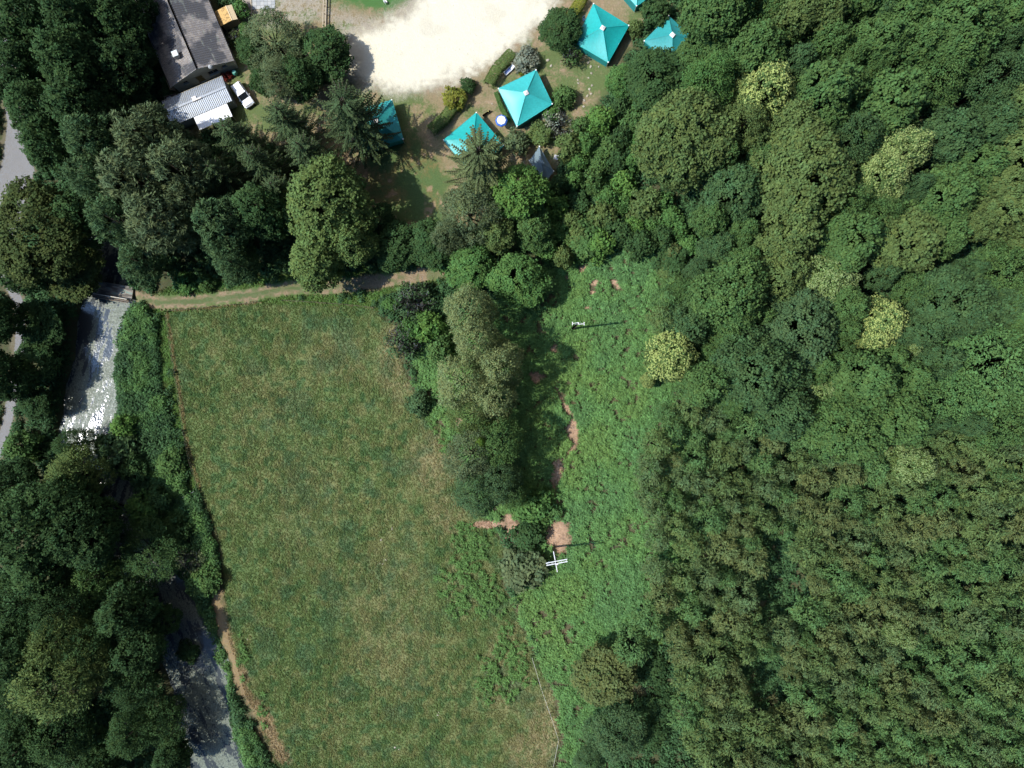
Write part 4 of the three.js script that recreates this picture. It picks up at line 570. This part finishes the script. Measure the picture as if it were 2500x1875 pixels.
{ const r = rng(12), gv = [0, 1, 2].map(k => { const g = new THREE.IcosahedronGeometry(0.2, 1), p = g.attributes.position; for (let i = 0; i < p.count; i++) { const s = 0.75 + 0.5 * vn(p.getX(i) * 5 + k * 9 + 20, p.getZ(i) * 5 + p.getY(i) * 3 + 20); p.setXYZ(i, p.getX(i) * s * 1.2, p.getY(i) * s * 0.6, p.getZ(i) * s); } g.computeVertexNormals(); return g; }), sm = [std(.36, .32, .24, .95), std(.29, .255, .19, .95)];
  const stones = (list, label, group, s = 1) => list.forEach(([px, py]) => { const [x, z] = W(px, py); const m = single('stone', gv[Math.floor(r() * 3)], sm[r() < .6 ? 0 : 1], label, 'stone', x, groundY(x, z) + 0.04, z, r() * 6, group); m.scale.setScalar(s * (0.8 + 0.6 * r())); });
  stones([[1337, 147], [1345, 161], [1436, 153], [1442, 163], [1462, 163], [1444, 179], [1437, 190], [1411, 195], [1445, 209], [1439, 218], [1443, 229], [1434, 234], [1426, 245], [1412, 203], [1202, 254], [1425, 260]], 'pale stone lying in the dry campsite grass among the tents', 'pale stones in the campsite grass', 0.8);
  stones([[957, 1289], [957, 1293], [946, 1268], [931, 1318], [942, 1367], [934, 1377], [929, 1375], [1069, 1745], [1072, 1738], [964, 1824], [974, 1829], [1040, 1836], [605, 1560]], 'small pale stone lying in the meadow grass', 'small stones in the meadow', 0.55); }
// ───────────── poles ─────────────
{ const wood = std(.42, .36, .32, .85), metal = std(.62, .64, .65, .45, { metalness: .5 });
  let [x, z] = W(1397, 803), g = thing('utility_pole', 'wooden utility pole with short bent metal arms standing in the bracken', 'utility pole', x, groundY(x, z), z, 0);
  part(g, 'shaft', tube([[0, -.5, 0], [0, 10.4, 0]], [.19, .12], 10), wood); const A = [[-.82, 10.0, 0], [.82, 10.0, .12]];
  for (const s of [-1, 1]) { part(g, 'arm', merge([bar([0, 10.15, -.12], [s * .8, 10.05, s > 0 ? .06 : 0], .05, .05), bar([0, 9.9, .14], [s * .8, 10.05, s > 0 ? .06 : 0], .05, .05)]), metal); part(g, 'insulator', merge([cyl(.06, .08, .26, 8, s * .86, 10.12, s > 0 ? .22 : -.12), cyl(.06, .08, .26, 8, s * .86, 10.12, s > 0 ? -.12 : .14), box(.08, .06, .5, s * .86, 10.0, .03)]), whiteMat); }
  part(g, 'pole_top', cyl(.1, .13, .1, 10, 0, 10.42, 0), whiteMat);
  [x, z] = W(1350, 1336); g = thing('utility_pole', 'tall utility pole with crossed pale timber arms at the orange path', 'utility pole', x, groundY(x, z), z, 0); const pale = std(.66, .68, .66, .75);
  part(g, 'shaft', tube([[0, -.5, 0], [0, 9.6, 0]], [.18, .12], 10), wood);
  const rot = 0.187, arm = (y, len, off, turn, w) => new THREE.BoxGeometry(len, .14, w).translate(0, y, off).rotateY(turn);
  part(g, 'crossarm', arm(9.35, 3.25, -.16, rot, .12), pale); part(g, 'crossarm', arm(9.35, 3.2, .18, rot, .12), pale);
  part(g, 'crossarm', new THREE.BoxGeometry(.12, .12, 3.15).translate(-.18, 8.9, 0).rotateY(rot), pale);
  part(g, 'bracket', rbox(.26, .3, .3, .03, .1, 9.1, .3), std(.62, .52, .52, .6)); for (const s of [-1.45, -.7, .7, 1.45]) part(g, 'insulator', cyl(.04, .06, .16, 8, 0, 0, 0).translate(s, 9.5, 0).rotateY(rot), whiteMat); }
// ───────────── fences ─────────────
function fence(pts, step, hgt, label, tape) {
  const P = pts.map(p => W(p[0], p[1])), c = P[0], g = thing('wire_fence', label, 'fence', c[0], 0, c[1]), wood = std(.16, .125, .08, .95), wire = tape ? std(.55, .52, .44, .7) : std(.16, .13, .09, .8); let prev = null;
  const pg = tube([[0, -.3, 0], [0, hgt, 0]], [.055, .05], 7);
  for (let s = 1; s < P.length; s++) { const len = Math.hypot(P[s][0] - P[s - 1][0], P[s][1] - P[s - 1][1]), n = Math.max(1, Math.round(len / step)); for (let k = s === 1 ? 0 : 1; k <= n; k++) { const x = lerp(P[s - 1][0], P[s][0], k / n), z = lerp(P[s - 1][1], P[s][1], k / n), y = groundY(x, z), m = part(g, 'post', pg, wood); m.position.set(x - c[0], y, z - c[1]); if (prev) for (const h of tape ? [hgt - .1] : [hgt - .1, hgt * .5]) part(g, tape ? 'tape' : 'wire', bar([prev[0] - c[0], prev[1] + h, prev[2] - c[1]], [x - c[0], y + h, z - c[1]], tape ? .035 : .015, tape ? .02 : .015), wire); prev = [x, y, z]; } }
}
fence([[409, 762], [424, 870], [440, 960], [452, 1050], [470, 1130], [488, 1190]], 3.6, 1.1, 'wire fence on brown posts along the river side of the meadow');
fence([[412, 760], [520, 750], [640, 738]], 3.6, 1.1, 'wire fence along the meadow beside the left part of the track');
fence([[690, 734], [760, 738], [840, 744], [915, 752]], 3.4, 1.1, 'wire fence along the meadow beside the right part of the track');
fence([[1298, 1600], [1322, 1680], [1343, 1740], [1363, 1800], [1350, 1866]], 4.5, 0.9, 'thin pale tape fence at the lower right edge of the meadow', true);
fence([[600, 1800], [625, 1850], [640, 1880]], 3, 1.0, 'short wire fence by the bank path at the bottom edge');
{ const [x, z] = W(795, 38), g = thing('timber_rail', 'pair of pale timber rails with posts running down into the yard', 'fence', x, groundY(x, z), z, -0.03), m = std(.40, .33, .23, .9);
  for (const s of [-.22, .22]) part(g, 'rail', rbox(.16, .14, 5.6, .02, s, .62, 0), m); for (let k = -2; k <= 2; k++) part(g, 'post', cyl(.08, .09, .85, 8, 0, .36, k * 1.3), m); part(g, 'cross_tie', merge([-2, -1, 0, 1, 2].map(k => box(.5, .08, .1, 0, .53, k * 1.3))), m); }
// ───────────── the footbridge ─────────────
{ const [x, z] = W(272, 708), g = thing('small_bridge', 'small concrete slab bridge with a timber railing over the river', 'bridge', x, 0, z, -0.17), con = new THREE.MeshStandardMaterial({ color: col(.30, .285, .265), roughness: .9, map: tex(256, 128, (i, j) => { const n = fbm(i * .03, j * .05, 4), v = 150 + 90 * sstep(.35, .7, n) + 20 * hsh(i, j); return [v, v * .97, v * .92]; }) }), wd = std(.36, .32, .25, .9), old = std(.17, .135, .10, .95);
  part(g, 'deck', rbox(8.2, .32, 2.2, .04, -0.5, .02, 0), con); part(g, 'kerb', rbox(6.4, .14, .16, .03, -0.2, .24, -1.0), con);
  for (const s of [-2.9, 2.4]) part(g, 'abutment', box(.7, 1.5, 2.3, s - .3, -.85, 0), con);
  for (let k = 0; k < 5; k++) part(g, 'post', rbox(.12, 1.15, .12, .015, -2.6 + k * 1.4, .6, 1.1), wd); const rl = part(g, 'handrail', rbox(6.4, .1, .14, .02, .2, 1.16, 1.1), std(.50, .46, .37, .85)); part(g, 'mid_rail', rbox(6.2, .1, .06, .02, .1, .68, 1.1), wd); part(g, 'edge_beam', rbox(6.4, .2, .22, .03, 0, .1, 1.34), old); part(g, 'edge_beam', rbox(6.0, .16, .14, .03, 0, .08, 1.62), old); }
{ const [x, z] = W(290, 1235, 0.3); single('fallen_trunk', tube([[-1.5, 0.1, -0.5], [-.4, 0.25, -.1], [.7, .3, .15], [1.7, .5, .65]], [.16, .14, .11, .06], 8), barkGrey, 'fallen tree trunk lying across the dark river bend', 'log', x, WATER - 0.05, z); }
{ const [x, z] = W(466, 1205), g = thing('field_gate', 'pale metal bar gate at the corner of the meadow fence', 'gate', x, groundY(x, z), z, 0.5), m = std(.55, .57, .56, .4, { metalness: .6 }); for (const y of [.35, .6, .85, 1.1]) part(g, 'bar', tube([[-1, y, 0], [1, y, 0]], [.02, .02], 6), m); for (const s of [-1, 0, 1]) part(g, 'upright', tube([[s, .0, 0], [s, 1.15, 0]], [.025, .025], 6), m); }
// ───────────── the long house ─────────────
function corrugated(len, run, rise, pitch, amp) {           // sheet: ribs run down the slope; x 0..run, z 0..len
  const n = Math.round(len / pitch) * 4, pos = [], uv = [], idx = []; for (let j = 0; j <= n; j++) for (let i = 0; i <= 4; i++) { const t = i / 4, z = len * j / n; pos.push(run * t, rise * t + amp * Math.sin(j / 4 * 6.2832), -z); uv.push(t * run / 10, z / 10); }
  for (let j = 0; j < n; j++) for (let i = 0; i < 4; i++) { const a = j * 5 + i; idx.push(a, a + 1, a + 5, a + 1, a + 6, a + 5); }
  const g = new THREE.BufferGeometry(); g.setAttribute('position', new THREE.Float32BufferAttribute(pos, 3)); g.setAttribute('uv', new THREE.Float32BufferAttribute(uv, 2)); g.setIndex(idx); g.computeVertexNormals(); if (g.attributes.normal.getY(7) < 0) { for (let i = 0; i < idx.length; i += 3) { const t = idx[i]; idx[i] = idx[i + 1]; idx[i + 1] = t; } g.setIndex(idx); g.computeVertexNormals(); } return g;
}
const flat = pts => { const g = new THREE.ExtrudeGeometry(new THREE.Shape(pts.map(p => new THREE.Vector2(...p))), { depth: 0.24, bevelEnabled: false }); return g; };
const glassMat = new THREE.MeshPhysicalMaterial({ color: col(.02, .022, .025), roughness: .12 }), frameMat = std(.34, .31, .27, .7);
{ const TH = 0.40, g = thing('long_house', 'long low house with a lichen-stained ribbed roof and pale gable wall', 'house', -49.3, 0, -49.5, TH), HW = 5.15, E = 2.7, Rg = 4.4, LEN = 21;
  const roofTex = tex(1024, 1024, (i, j) => { const x = i / 1024 * 10, z = j / 1024 * 30, n = fbm(x * .55 + 3, z * .4, 4), m = fbm(x * 2.6, z * 2.2 + 7, 3), q = hsh(i, j), st = vn(x * 3, z * .7); const k = [.215, .195, .18]; mix3(k, [.33, .295, .255], sstep(.5, .75, m) * .7); mix3(k, [.058, .06, .066], clamp(sstep(.50, .64, n) * .9)); mix3(k, [.20, .22, .185], sstep(.66, .8, st * .6 + m * .4) * .5); return k.map(v => S8(v * (.8 + .4 * q))); });
  roofTex.repeat.set(1, 10 / 30); const wallTex = tex(256, 256, (i, j) => { const v = 205 + 40 * fbm(i * .03, j * .03, 4) + 8 * hsh(i, j); return [v, v, v * .97]; });
  const wallM = new THREE.MeshStandardMaterial({ color: col(.56, .55, .48), map: wallTex, roughness: .92 }), roofM = new THREE.MeshStandardMaterial({ map: roofTex, roughness: .95, side: THREE.DoubleSide });
  const sh = new THREE.Shape([[-HW, -.2], [HW, -.2], [HW, E], [0, Rg - .06], [-HW, E]].map(p => new THREE.Vector2(...p)));
  const ops = [[-3.2, 1.55, .75, .6], [-.93, .02, 1.1, 2.05], [1.44, .95, 1.6, 1.1], [3.5, 1.55, .75, .6]];
  for (const [x, y, w, h] of ops) sh.holes.push(new THREE.Path([[x - w / 2, y], [x - w / 2, y + h], [x + w / 2, y + h], [x + w / 2, y]].map(p => new THREE.Vector2(...p))));
  part(g, 'gable_wall', new THREE.ExtrudeGeometry(sh, { depth: .3, bevelEnabled: false }).translate(0, 0, -.3), wallM);
  for (const s of [-1, 1]) part(g, 'side_wall', box(.28, E + .15, LEN - .62, s * (HW - .145), (E - .25) / 2, -LEN / 2), wallM); part(g, 'gable_wall', flat([[-HW, -.2], [HW, -.2], [HW, E], [0, Rg - .06], [-HW, E]]).translate(0, 0, -LEN), wallM);
  const rise = Rg - E, ov = .35, sl = rise / HW;
  for (const s of [-1, 1]) { const q = corrugated(LEN + .6, HW + ov, rise + sl * ov, .36, .045); if (s > 0) { q.scale(-1, 1, 1); const ix = q.index.array; for (let i = 0; i < ix.length; i += 3) { const t = ix[i]; ix[i] = ix[i + 1]; ix[i + 1] = t; } q.computeVertexNormals(); const uv = q.attributes.uv; for (let i = 0; i < uv.count; i++) uv.setXY(i, uv.getX(i) + .37, uv.getY(i) + .61); } q.translate(-s * -1 * 0 + (s > 0 ? HW + ov : -HW - ov), E - sl * ov + .1, .3); part(g, 'roof_slope', q, roofM);
    part(g, 'gutter', tube([[s * (HW + ov + .05), E - sl * ov + .02, .3], [s * (HW + ov + .05), E - sl * ov + .02, -LEN - .2]], [.07, .07], 6), std(.22, .22, .22, .6)); part(g, 'barge_board', bar([s * (HW + ov), E - sl * ov + .04, .3], [0, Rg + .06, .3], .05, .18), std(.30, .29, .26, .8)); }
  part(g, 'ridge_cap', tube([[0, Rg + .12, .34], [0, Rg + .12, -LEN - .3]], [.13, .13], 7), std(.17, .165, .16, .9));
  ops.forEach(([x, y, w, h], i) => { if (i === 1) { const d = part(g, 'door', box(w - .12, h - .08, .06, x, y + h / 2 - .02, -.2), std(.16, .125, .05, .8)); part(d, 'handle', box(.04, .14, .05, x + .4, 1.05, -.15), poleMat); part(d, 'door_frame', merge([box(.06, h, .1, x - w / 2 + .03, y + h / 2, -.18), box(.06, h, .1, x + w / 2 - .03, y + h / 2, -.18)]), frameMat); } else { const d = part(g, 'window', box(w - .1, h - .1, .02, x, y + h / 2, -.2), glassMat); part(d, 'window_frame', merge([box(w, .06, .08, x, y + .03, -.17), box(w, .06, .08, x, y + h - .03, -.17), box(.06, h, .08, x - w / 2 + .03, y + h / 2, -.172), box(.06, h, .08, x + w / 2 - .03, y + h / 2, -.172), box(.05, h, .06, x, y + h / 2, -.174)]), frameMat); part(d, 'sill', box(w + .2, .06, .2, x, y - .03, .06), wallM); } });
  const ch = part(g, 'chimney', rbox(.78, 1.0, .78, .03, -2.2, Rg - .25, -3.1), std(.42, .45, .43, .8)); part(ch, 'chimney_cap', rbox(.92, .1, .92, .03, -2.2, Rg + .32, -3.1), std(.60, .66, .63, .7));
  const di = part(g, 'satellite_dish', new THREE.SphereGeometry(.55, 14, 6, 0, 6.2832, 0, .7).rotateX(1.0).translate(2.0, 4.0, .35), std(.5, .52, .52, .5)); part(di, 'mount', merge([bar([2, 3.6, -.1], [2, 4.25, .0], .05, .05), bar([2.0, 4.3, .1], [2.15, 4.6, .75], .03, .03)]), std(.25, .26, .27, .5)); }
// clutter in front of the gable
{ const loc = (lx, lz) => [-49.3 + lx * .921 + lz * .389, -49.5 - lx * .389 + lz * .921];
  let [x, z] = loc(-2.4, .75), g = thing('garden_pot', 'white planter pot left of the house door', 'planter', x, 0, z, .4); part(g, 'pot', new THREE.LatheGeometry([[.0, 0], [.24, 0], [.32, .5], [.35, .52], [.3, .53], [.27, .46], [0, .44]].map(p => new THREE.Vector2(...p)), 16), std(.72, .74, .72, .7)); part(g, 'plant', PROTO.shrub[1].geo, leafMat.dark).scale.setScalar(.2); g.children[1].position.y = .42;
  [x, z] = loc(.55, .8); g = thing('tarpaulin_heap', 'blue tarpaulin draped over a low heap by the house door', 'tarpaulin', x, 0, z, .4); { const q = new THREE.SphereGeometry(.62, 18, 10, 0, 6.2832, 0, 1.57), p = q.attributes.position; for (let i = 0; i < p.count; i++) { const s = .8 + .4 * vn(p.getX(i) * 3 + 9, p.getZ(i) * 3 + 9); p.setXYZ(i, p.getX(i) * s * 1.15, p.getY(i) * s * .8, p.getZ(i) * s * .85); } q.computeVertexNormals(); part(g, 'sheet', q, std(.045, .04, .32, .6)); part(g, 'rope', new THREE.TorusGeometry(.6, .02, 5, 20).rotateX(1.57).translate(0, .14, 0), std(.6, .55, .5, .9)); }
  [x, z] = loc(1.5, .85); g = thing('storage_crate', 'pale plastic crate between blue tarpaulin and red shrub', 'crate', x, 0, z, .5); part(g, 'body', merge([box(.5, .04, .36, 0, .02, 0), box(.5, .3, .03, 0, .16, .17), box(.5, .3, .03, 0, .16, -.17), box(.03, .3, .32, .235, .16, 0), box(.03, .3, .32, -.235, .16, 0)]), std(.5, .48, .55, .6)); part(g, 'contents', rbox(.42, .14, .28, .04, 0, .2, 0), std(.45, .3, .32, .8));
  leafMat.red = leafMat.dark.clone(); leafMat.red.color = col(.20, .035, .025);
  for (const [lx, lz, s, l] of [[2.5, .9, .5, 'red-leaved shrub under the large gable window'], [3.4, .75, .42, 'smaller red-leaved shrub at the right of the gable wall']]) { [x, z] = loc(lx, lz); g = thing('shrub', l, 'shrub', x, 0, z, lx); part(g, 'stem', PROTO.shrub[2].trunk, barkMat); part(g, 'foliage', PROTO.shrub[2].geo, leafMat.red); g.scale.setScalar(s * .8); }
  [x, z] = loc(4.4, .9); g = thing('water_barrel', 'teal green plastic water barrel at the right end of the gable', 'barrel', x, 0, z); part(g, 'body', new THREE.LatheGeometry([[0, 0], [.3, 0], [.36, .3], [.37, .45], [.36, .6], [.31, .9], [0, .9]].map(p => new THREE.Vector2(...p)), 18), std(.05, .25, .19, .5)); part(g, 'lid', cyl(.3, .32, .06, 18, 0, .93, 0), std(.12, .36, .29, .5));
  [x, z] = loc(-6.8, 1.6); g = thing('box_trailer', 'open wooden trailer full of pale scrap left of the house', 'trailer', x, 0, z, .25); const wd = std(.23, .19, .14, .9), jk = [std(.55, .57, .62, .6), std(.4, .42, .45, .7), std(.3, .22, .16, .9)];
  part(g, 'bed', box(1.9, .08, 2.6, 0, .5, 0), wd); for (const s of [-1, 1]) { for (const y of [.63, .83]) part(g, 'side_board', box(.05, .17, 2.6, s * .95, y, 0), wd); for (const y of [.63, .83]) part(g, 'end_board', box(1.84, .17, .05, 0, y, s * 1.28), wd); const w = part(g, 'wheel', new THREE.TorusGeometry(.26, .09, 8, 18).rotateY(1.57).translate(s * 1.08, .35, 0), std(.03, .03, .03, .9)); part(w, 'rim', new THREE.CylinderGeometry(.19, .19, .12, 14).rotateZ(1.57).translate(s * 1.08, .35, 0), poleMat); } part(g, 'drawbar', bar([0, .45, 1.3], [0, .4, 2.3], .08, .08), poleMat);
  [[-.3, .85, .9, .7, .02, .5], [.3, .6, .6, .5, .12, .2], [-.5, .2, .5, .4, .16, .9], [.4, -.3, .8, .6, .05, 1.2], [-.2, -.8, .7, .5, .2, .3]].forEach(([a, b, w, d, h, t], i) => part(g, 'scrap_piece', new THREE.BoxGeometry(w, h, d).rotateY(t).rotateX(.12 * (i % 3)).translate(a, .64 + h / 2 + .03 * i, b), jk[i % 3]));
  [x, z] = loc(-5.9, -1.4); g = thing('board_stack', 'tan boards leaning against the left eave of the house', 'boards', x, 0, z, .4 + 1.57); for (let k = 0; k < 3; k++) part(g, 'board', new THREE.BoxGeometry(1.9, .03, .8).rotateX(.9).translate(0, .42 + .05 * k, -.06 * k), std(.34 + .03 * k, .28, .19, .85)); }
// ───────────── metal annex with white lean-to ─────────────
{ const g = thing('metal_annex', 'grey corrugated metal annex in front of the pale gable wall', 'shed', -50.1, 0, -45.0, .40), HL = 5.05, HW = 1.98, E = 2.45, Rg = 3.0, sheet = new THREE.MeshStandardMaterial({ color: col(.40, .43, .46), roughness: .5, metalness: .35, side: THREE.DoubleSide, map: tex(256, 256, (i, j) => { const v = 210 + 34 * fbm(i * .04, j * .02, 3) + 8 * hsh(i, j); return [v, v, v]; }) }), wallM = std(.33, .34, .33, .8);
  for (const s of [-1, 1]) { const q = corrugated(2 * HL + .3, HW + .12, Rg - E, .3, .05); q.rotateY(s < 0 ? -Math.PI / 2 : Math.PI / 2); q.translate(s < 0 ? -HL - .15 : HL + .15, E + .05, s < 0 ? -HW - .12 : HW + .12); part(g, 'roof_slope', q, sheet); part(g, 'long_wall', box(2 * HL - .2, E + .15, .1, 0, (E - .15) / 2, s * (HW - .06)), wallM); part(g, 'end_wall', new THREE.ExtrudeGeometry(new THREE.Shape([[-HW, -.2], [HW, -.2], [HW, E], [0, Rg - .04], [-HW, E]].map(p => new THREE.Vector2(...p))), { depth: .1, bevelEnabled: false }).rotateY(Math.PI / 2).translate(s > 0 ? HL - .1 : -HL, 0, 0), wallM); }
  part(g, 'ridge_cap', new THREE.BoxGeometry(2 * HL + .34, .05, .34).translate(0, Rg + .1, 0), sheet);
  part(g, 'roof_patch', merge([rbox(1.5, .08, .22, .02, .3, Rg + .18, .1), box(.7, .05, .5, -.1, Rg + .12, -.3)]), std(.72, .66, .60, .6)); part(g, 'eave_trim', bar([-HL - .15, E + .02, -HW - .16], [HL + .15, E + .02, -HW - .16], .06, .14), std(.40, .36, .28, .8));
  const d = part(g, 'door', box(.9, 2.0, .04, 3.6, 1.0, HW + .015), std(.28, .29, .29, .7)); part(d, 'handle', box(.04, .12, .05, 3.95, 1.0, HW + .05), poleMat); }
{ const g = thing('white_lean_to', 'white sheet lean-to roof attached to the front of the metal annex', 'awning', -47.75, 0, -42.85, .40), W2 = 2.85, D = 1.35;
  for (let k = 0; k < 6; k++) part(g, 'roof_sheet', new THREE.BoxGeometry(W2 * 2 / 6 - .012, .03, 2 * D).rotateX(.09).translate(-W2 + (k + .5) * W2 * 2 / 6, 2.3 + (k % 2) * .006, 0), std(.90, .90, .90, .35)); for (const s of [-1, 1]) part(g, 'rafter', new THREE.BoxGeometry(.08, .1, 2 * D).rotateX(.09).translate(s * (W2 - .1), 2.22, 0), wood2()); for (const s of [-1, 0, 1]) part(g, 'post', box(.1, 2.15, .1, s * (W2 - .1), 1.07, D - .1), wood2()); part(g, 'beam', box(W2 * 2, .12, .08, 0, 2.1, D - .1), wood2()); }
function wood2() { return wood2.m ||= std(.30, .25, .18, .9); }
// ───────────── tan garden shed, deck and patio ─────────────
{ const [x, z] = W(551, 35, 2.2), g = thing('garden_shed', 'small shed with a bright tan roof against the long house', 'shed', x, 0, z, .40), tan = new THREE.MeshStandardMaterial({ color: col(.62, .40, .14), roughness: .75, map: tex(256, 256, (i, j) => { const n = fbm(i * .035, j * .05, 4), v = 235 - 70 * sstep(.52, .75, n) + 12 * hsh(i, j); return [v, v * .98, v * .94]; }), side: THREE.DoubleSide }), tan2 = std(.60, .47, .28, .8);
  const w = std(.26, .20, .13, .9); for (let k = 0; k < 11; k++) for (const s of [-1, 1]) part(g, 'plank', box(.22, 1.9, .05, -1.21 + k * .242, .92, s * 1.05), w); for (const s of [-1, 1]) for (let k = 0; k < 8; k++) part(g, 'plank', box(.05, 1.9, .24, s * 1.34, .92, -.92 + k * .263), w);
  part(g, 'roof_slope', new THREE.BoxGeometry(2.15, .05, 2.5).rotateZ(.12).translate(-.5, 2.05, 0), tan); part(g, 'roof_slope', new THREE.BoxGeometry(.9, .05, 2.5).rotateZ(-.3).translate(.98, 2.04, 0), tan2); part(g, 'ridge_cap', box(.16, .06, 2.54, .56, 2.2, 0), tan2); }
{ const [x, z] = W(596, 20), g = thing('timber_deck', 'weathered timber deck between the tan shed and the patio', 'deck', x, 0, z, .06), m = [std(.26, .215, .175, .9), std(.30, .25, .2, .9), std(.22, .185, .155, .9)]; for (let k = 0; k < 13; k++) part(g, 'plank', box(2.3, .06, .26, 0, .14 + .004 * (k % 3), -2.2 + k * .275), m[k % 3]); part(g, 'edge_board', box(.14, .16, 3.6, 1.22, .1, -.55), std(.42, .36, .25, .9)); part(g, 'joist', merge([box(.1, .12, 3.4, -.9, .05, -.55), box(.1, .12, 3.4, .9, .05, -.55)]), m[2]); }
{ const [x, z] = W(640, 6), g = thing('patio', 'pale grey paved patio beside the timber deck', 'patio', x, 0, z, .06), m = [std(.36, .37, .35, .9), std(.41, .41, .38, .9), std(.32, .33, .32, .9)], r = rng(8); for (let i = 0; i < 7; i++) for (let j = 0; j < 6; j++) part(g, 'paving_slab', new THREE.BoxGeometry(.575, .06, .575).translate(-1.8 + i * .6, .045 + .008 * r(), -2.2 + j * .6), m[Math.floor(r() * 3)]); }
// ───────────── the white car ─────────────
{ const [x, z] = W(593, 232, .7), g = thing('white_car', 'white hatchback car parked beside the metal annex', 'car', x, groundY(x, z), z, .615), paint = new THREE.MeshPhysicalMaterial({ color: col(.84, .85, .86), roughness: .3, clearcoat: .6, clearcoatRoughness: .1 }), blk = std(.025, .025, .027, .5), gl = new THREE.MeshPhysicalMaterial({ color: col(.015, .018, .02), roughness: .06 });
  const side = (pts, w, b) => { const q = new THREE.ExtrudeGeometry(new THREE.Shape(pts.map(p => new THREE.Vector2(...p))), { depth: w - 2 * b, bevelEnabled: true, bevelSize: b, bevelThickness: b, bevelSegments: 3, curveSegments: 4 }); return q.translate(0, 0, -(w - 2 * b) / 2).rotateY(-Math.PI / 2); };
  part(g, 'body', side([[-2.0, .32], [-2.05, .75], [-1.95, .92], [.85, .95], [1.9, .80], [2.05, .6], [2.02, .32]], 1.74, .07), paint);
  part(g, 'cabin', side([[-1.9, .92], [-1.72, 1.40], [-1.4, 1.46], [.05, 1.45], [.28, 1.38], [.95, .94]], 1.56, .1), gl, 'dark glazed cabin sides');
  part(g, 'roof', new RoundedBoxGeometry(1.5, .07, 2.0, 3, .03).translate(0, 1.60, -.74), paint); part(g, 'hood', new RoundedBoxGeometry(1.5, .06, 1.0, 3, .028).rotateX(.13).translate(0, .965, 1.43), paint);
  for (const s of [-1, 1]) { part(g, 'pillar', merge([bar([s * .76, .95, 1.0], [s * .7, 1.5, .22], .07, .06), bar([s * .8, .95, -.4], [s * .73, 1.5, -.4], .03, .1), bar([s * .78, .95, -1.88], [s * .7, 1.5, -1.62], .1, .14)]), paint); part(g, 'roof_rail', bar([s * .68, 1.66, -1.5], [s * .68, 1.66, .05], .04, .04), blk); part(g, 'mirror', rbox(.2, .14, .1, .03, s * .95, 1.0, .66), paint); part(g, 'headlight', rbox(.3, .16, .1, .03, s * .62, .72, 2.06), std(.7, .72, .75, .15)); part(g, 'taillight', rbox(.14, .3, .08, .03, s * .74, .85, -2.06), std(.4, .02, .02, .3));
    for (const q of [-1.28, 1.3]) { const w = part(g, 'wheel', new THREE.CylinderGeometry(.31, .31, .2, 22).rotateZ(1.5708).translate(s * .80, .31, q), blk); part(w, 'rim', new THREE.CylinderGeometry(.19, .19, .22, 14).rotateZ(1.5708).translate(s * .802, .31, q), poleMat); } }
  part(g, 'bumper', rbox(1.6, .2, .14, .05, 0, .46, 2.1), blk); part(g, 'bumper', rbox(1.6, .2, .14, .05, 0, .46, -2.1), blk); part(g, 'number_plate', box(.5, .11, .02, 0, .5, -2.18), std(.7, .7, .66, .6)); }

renderer.render(scene, camera);
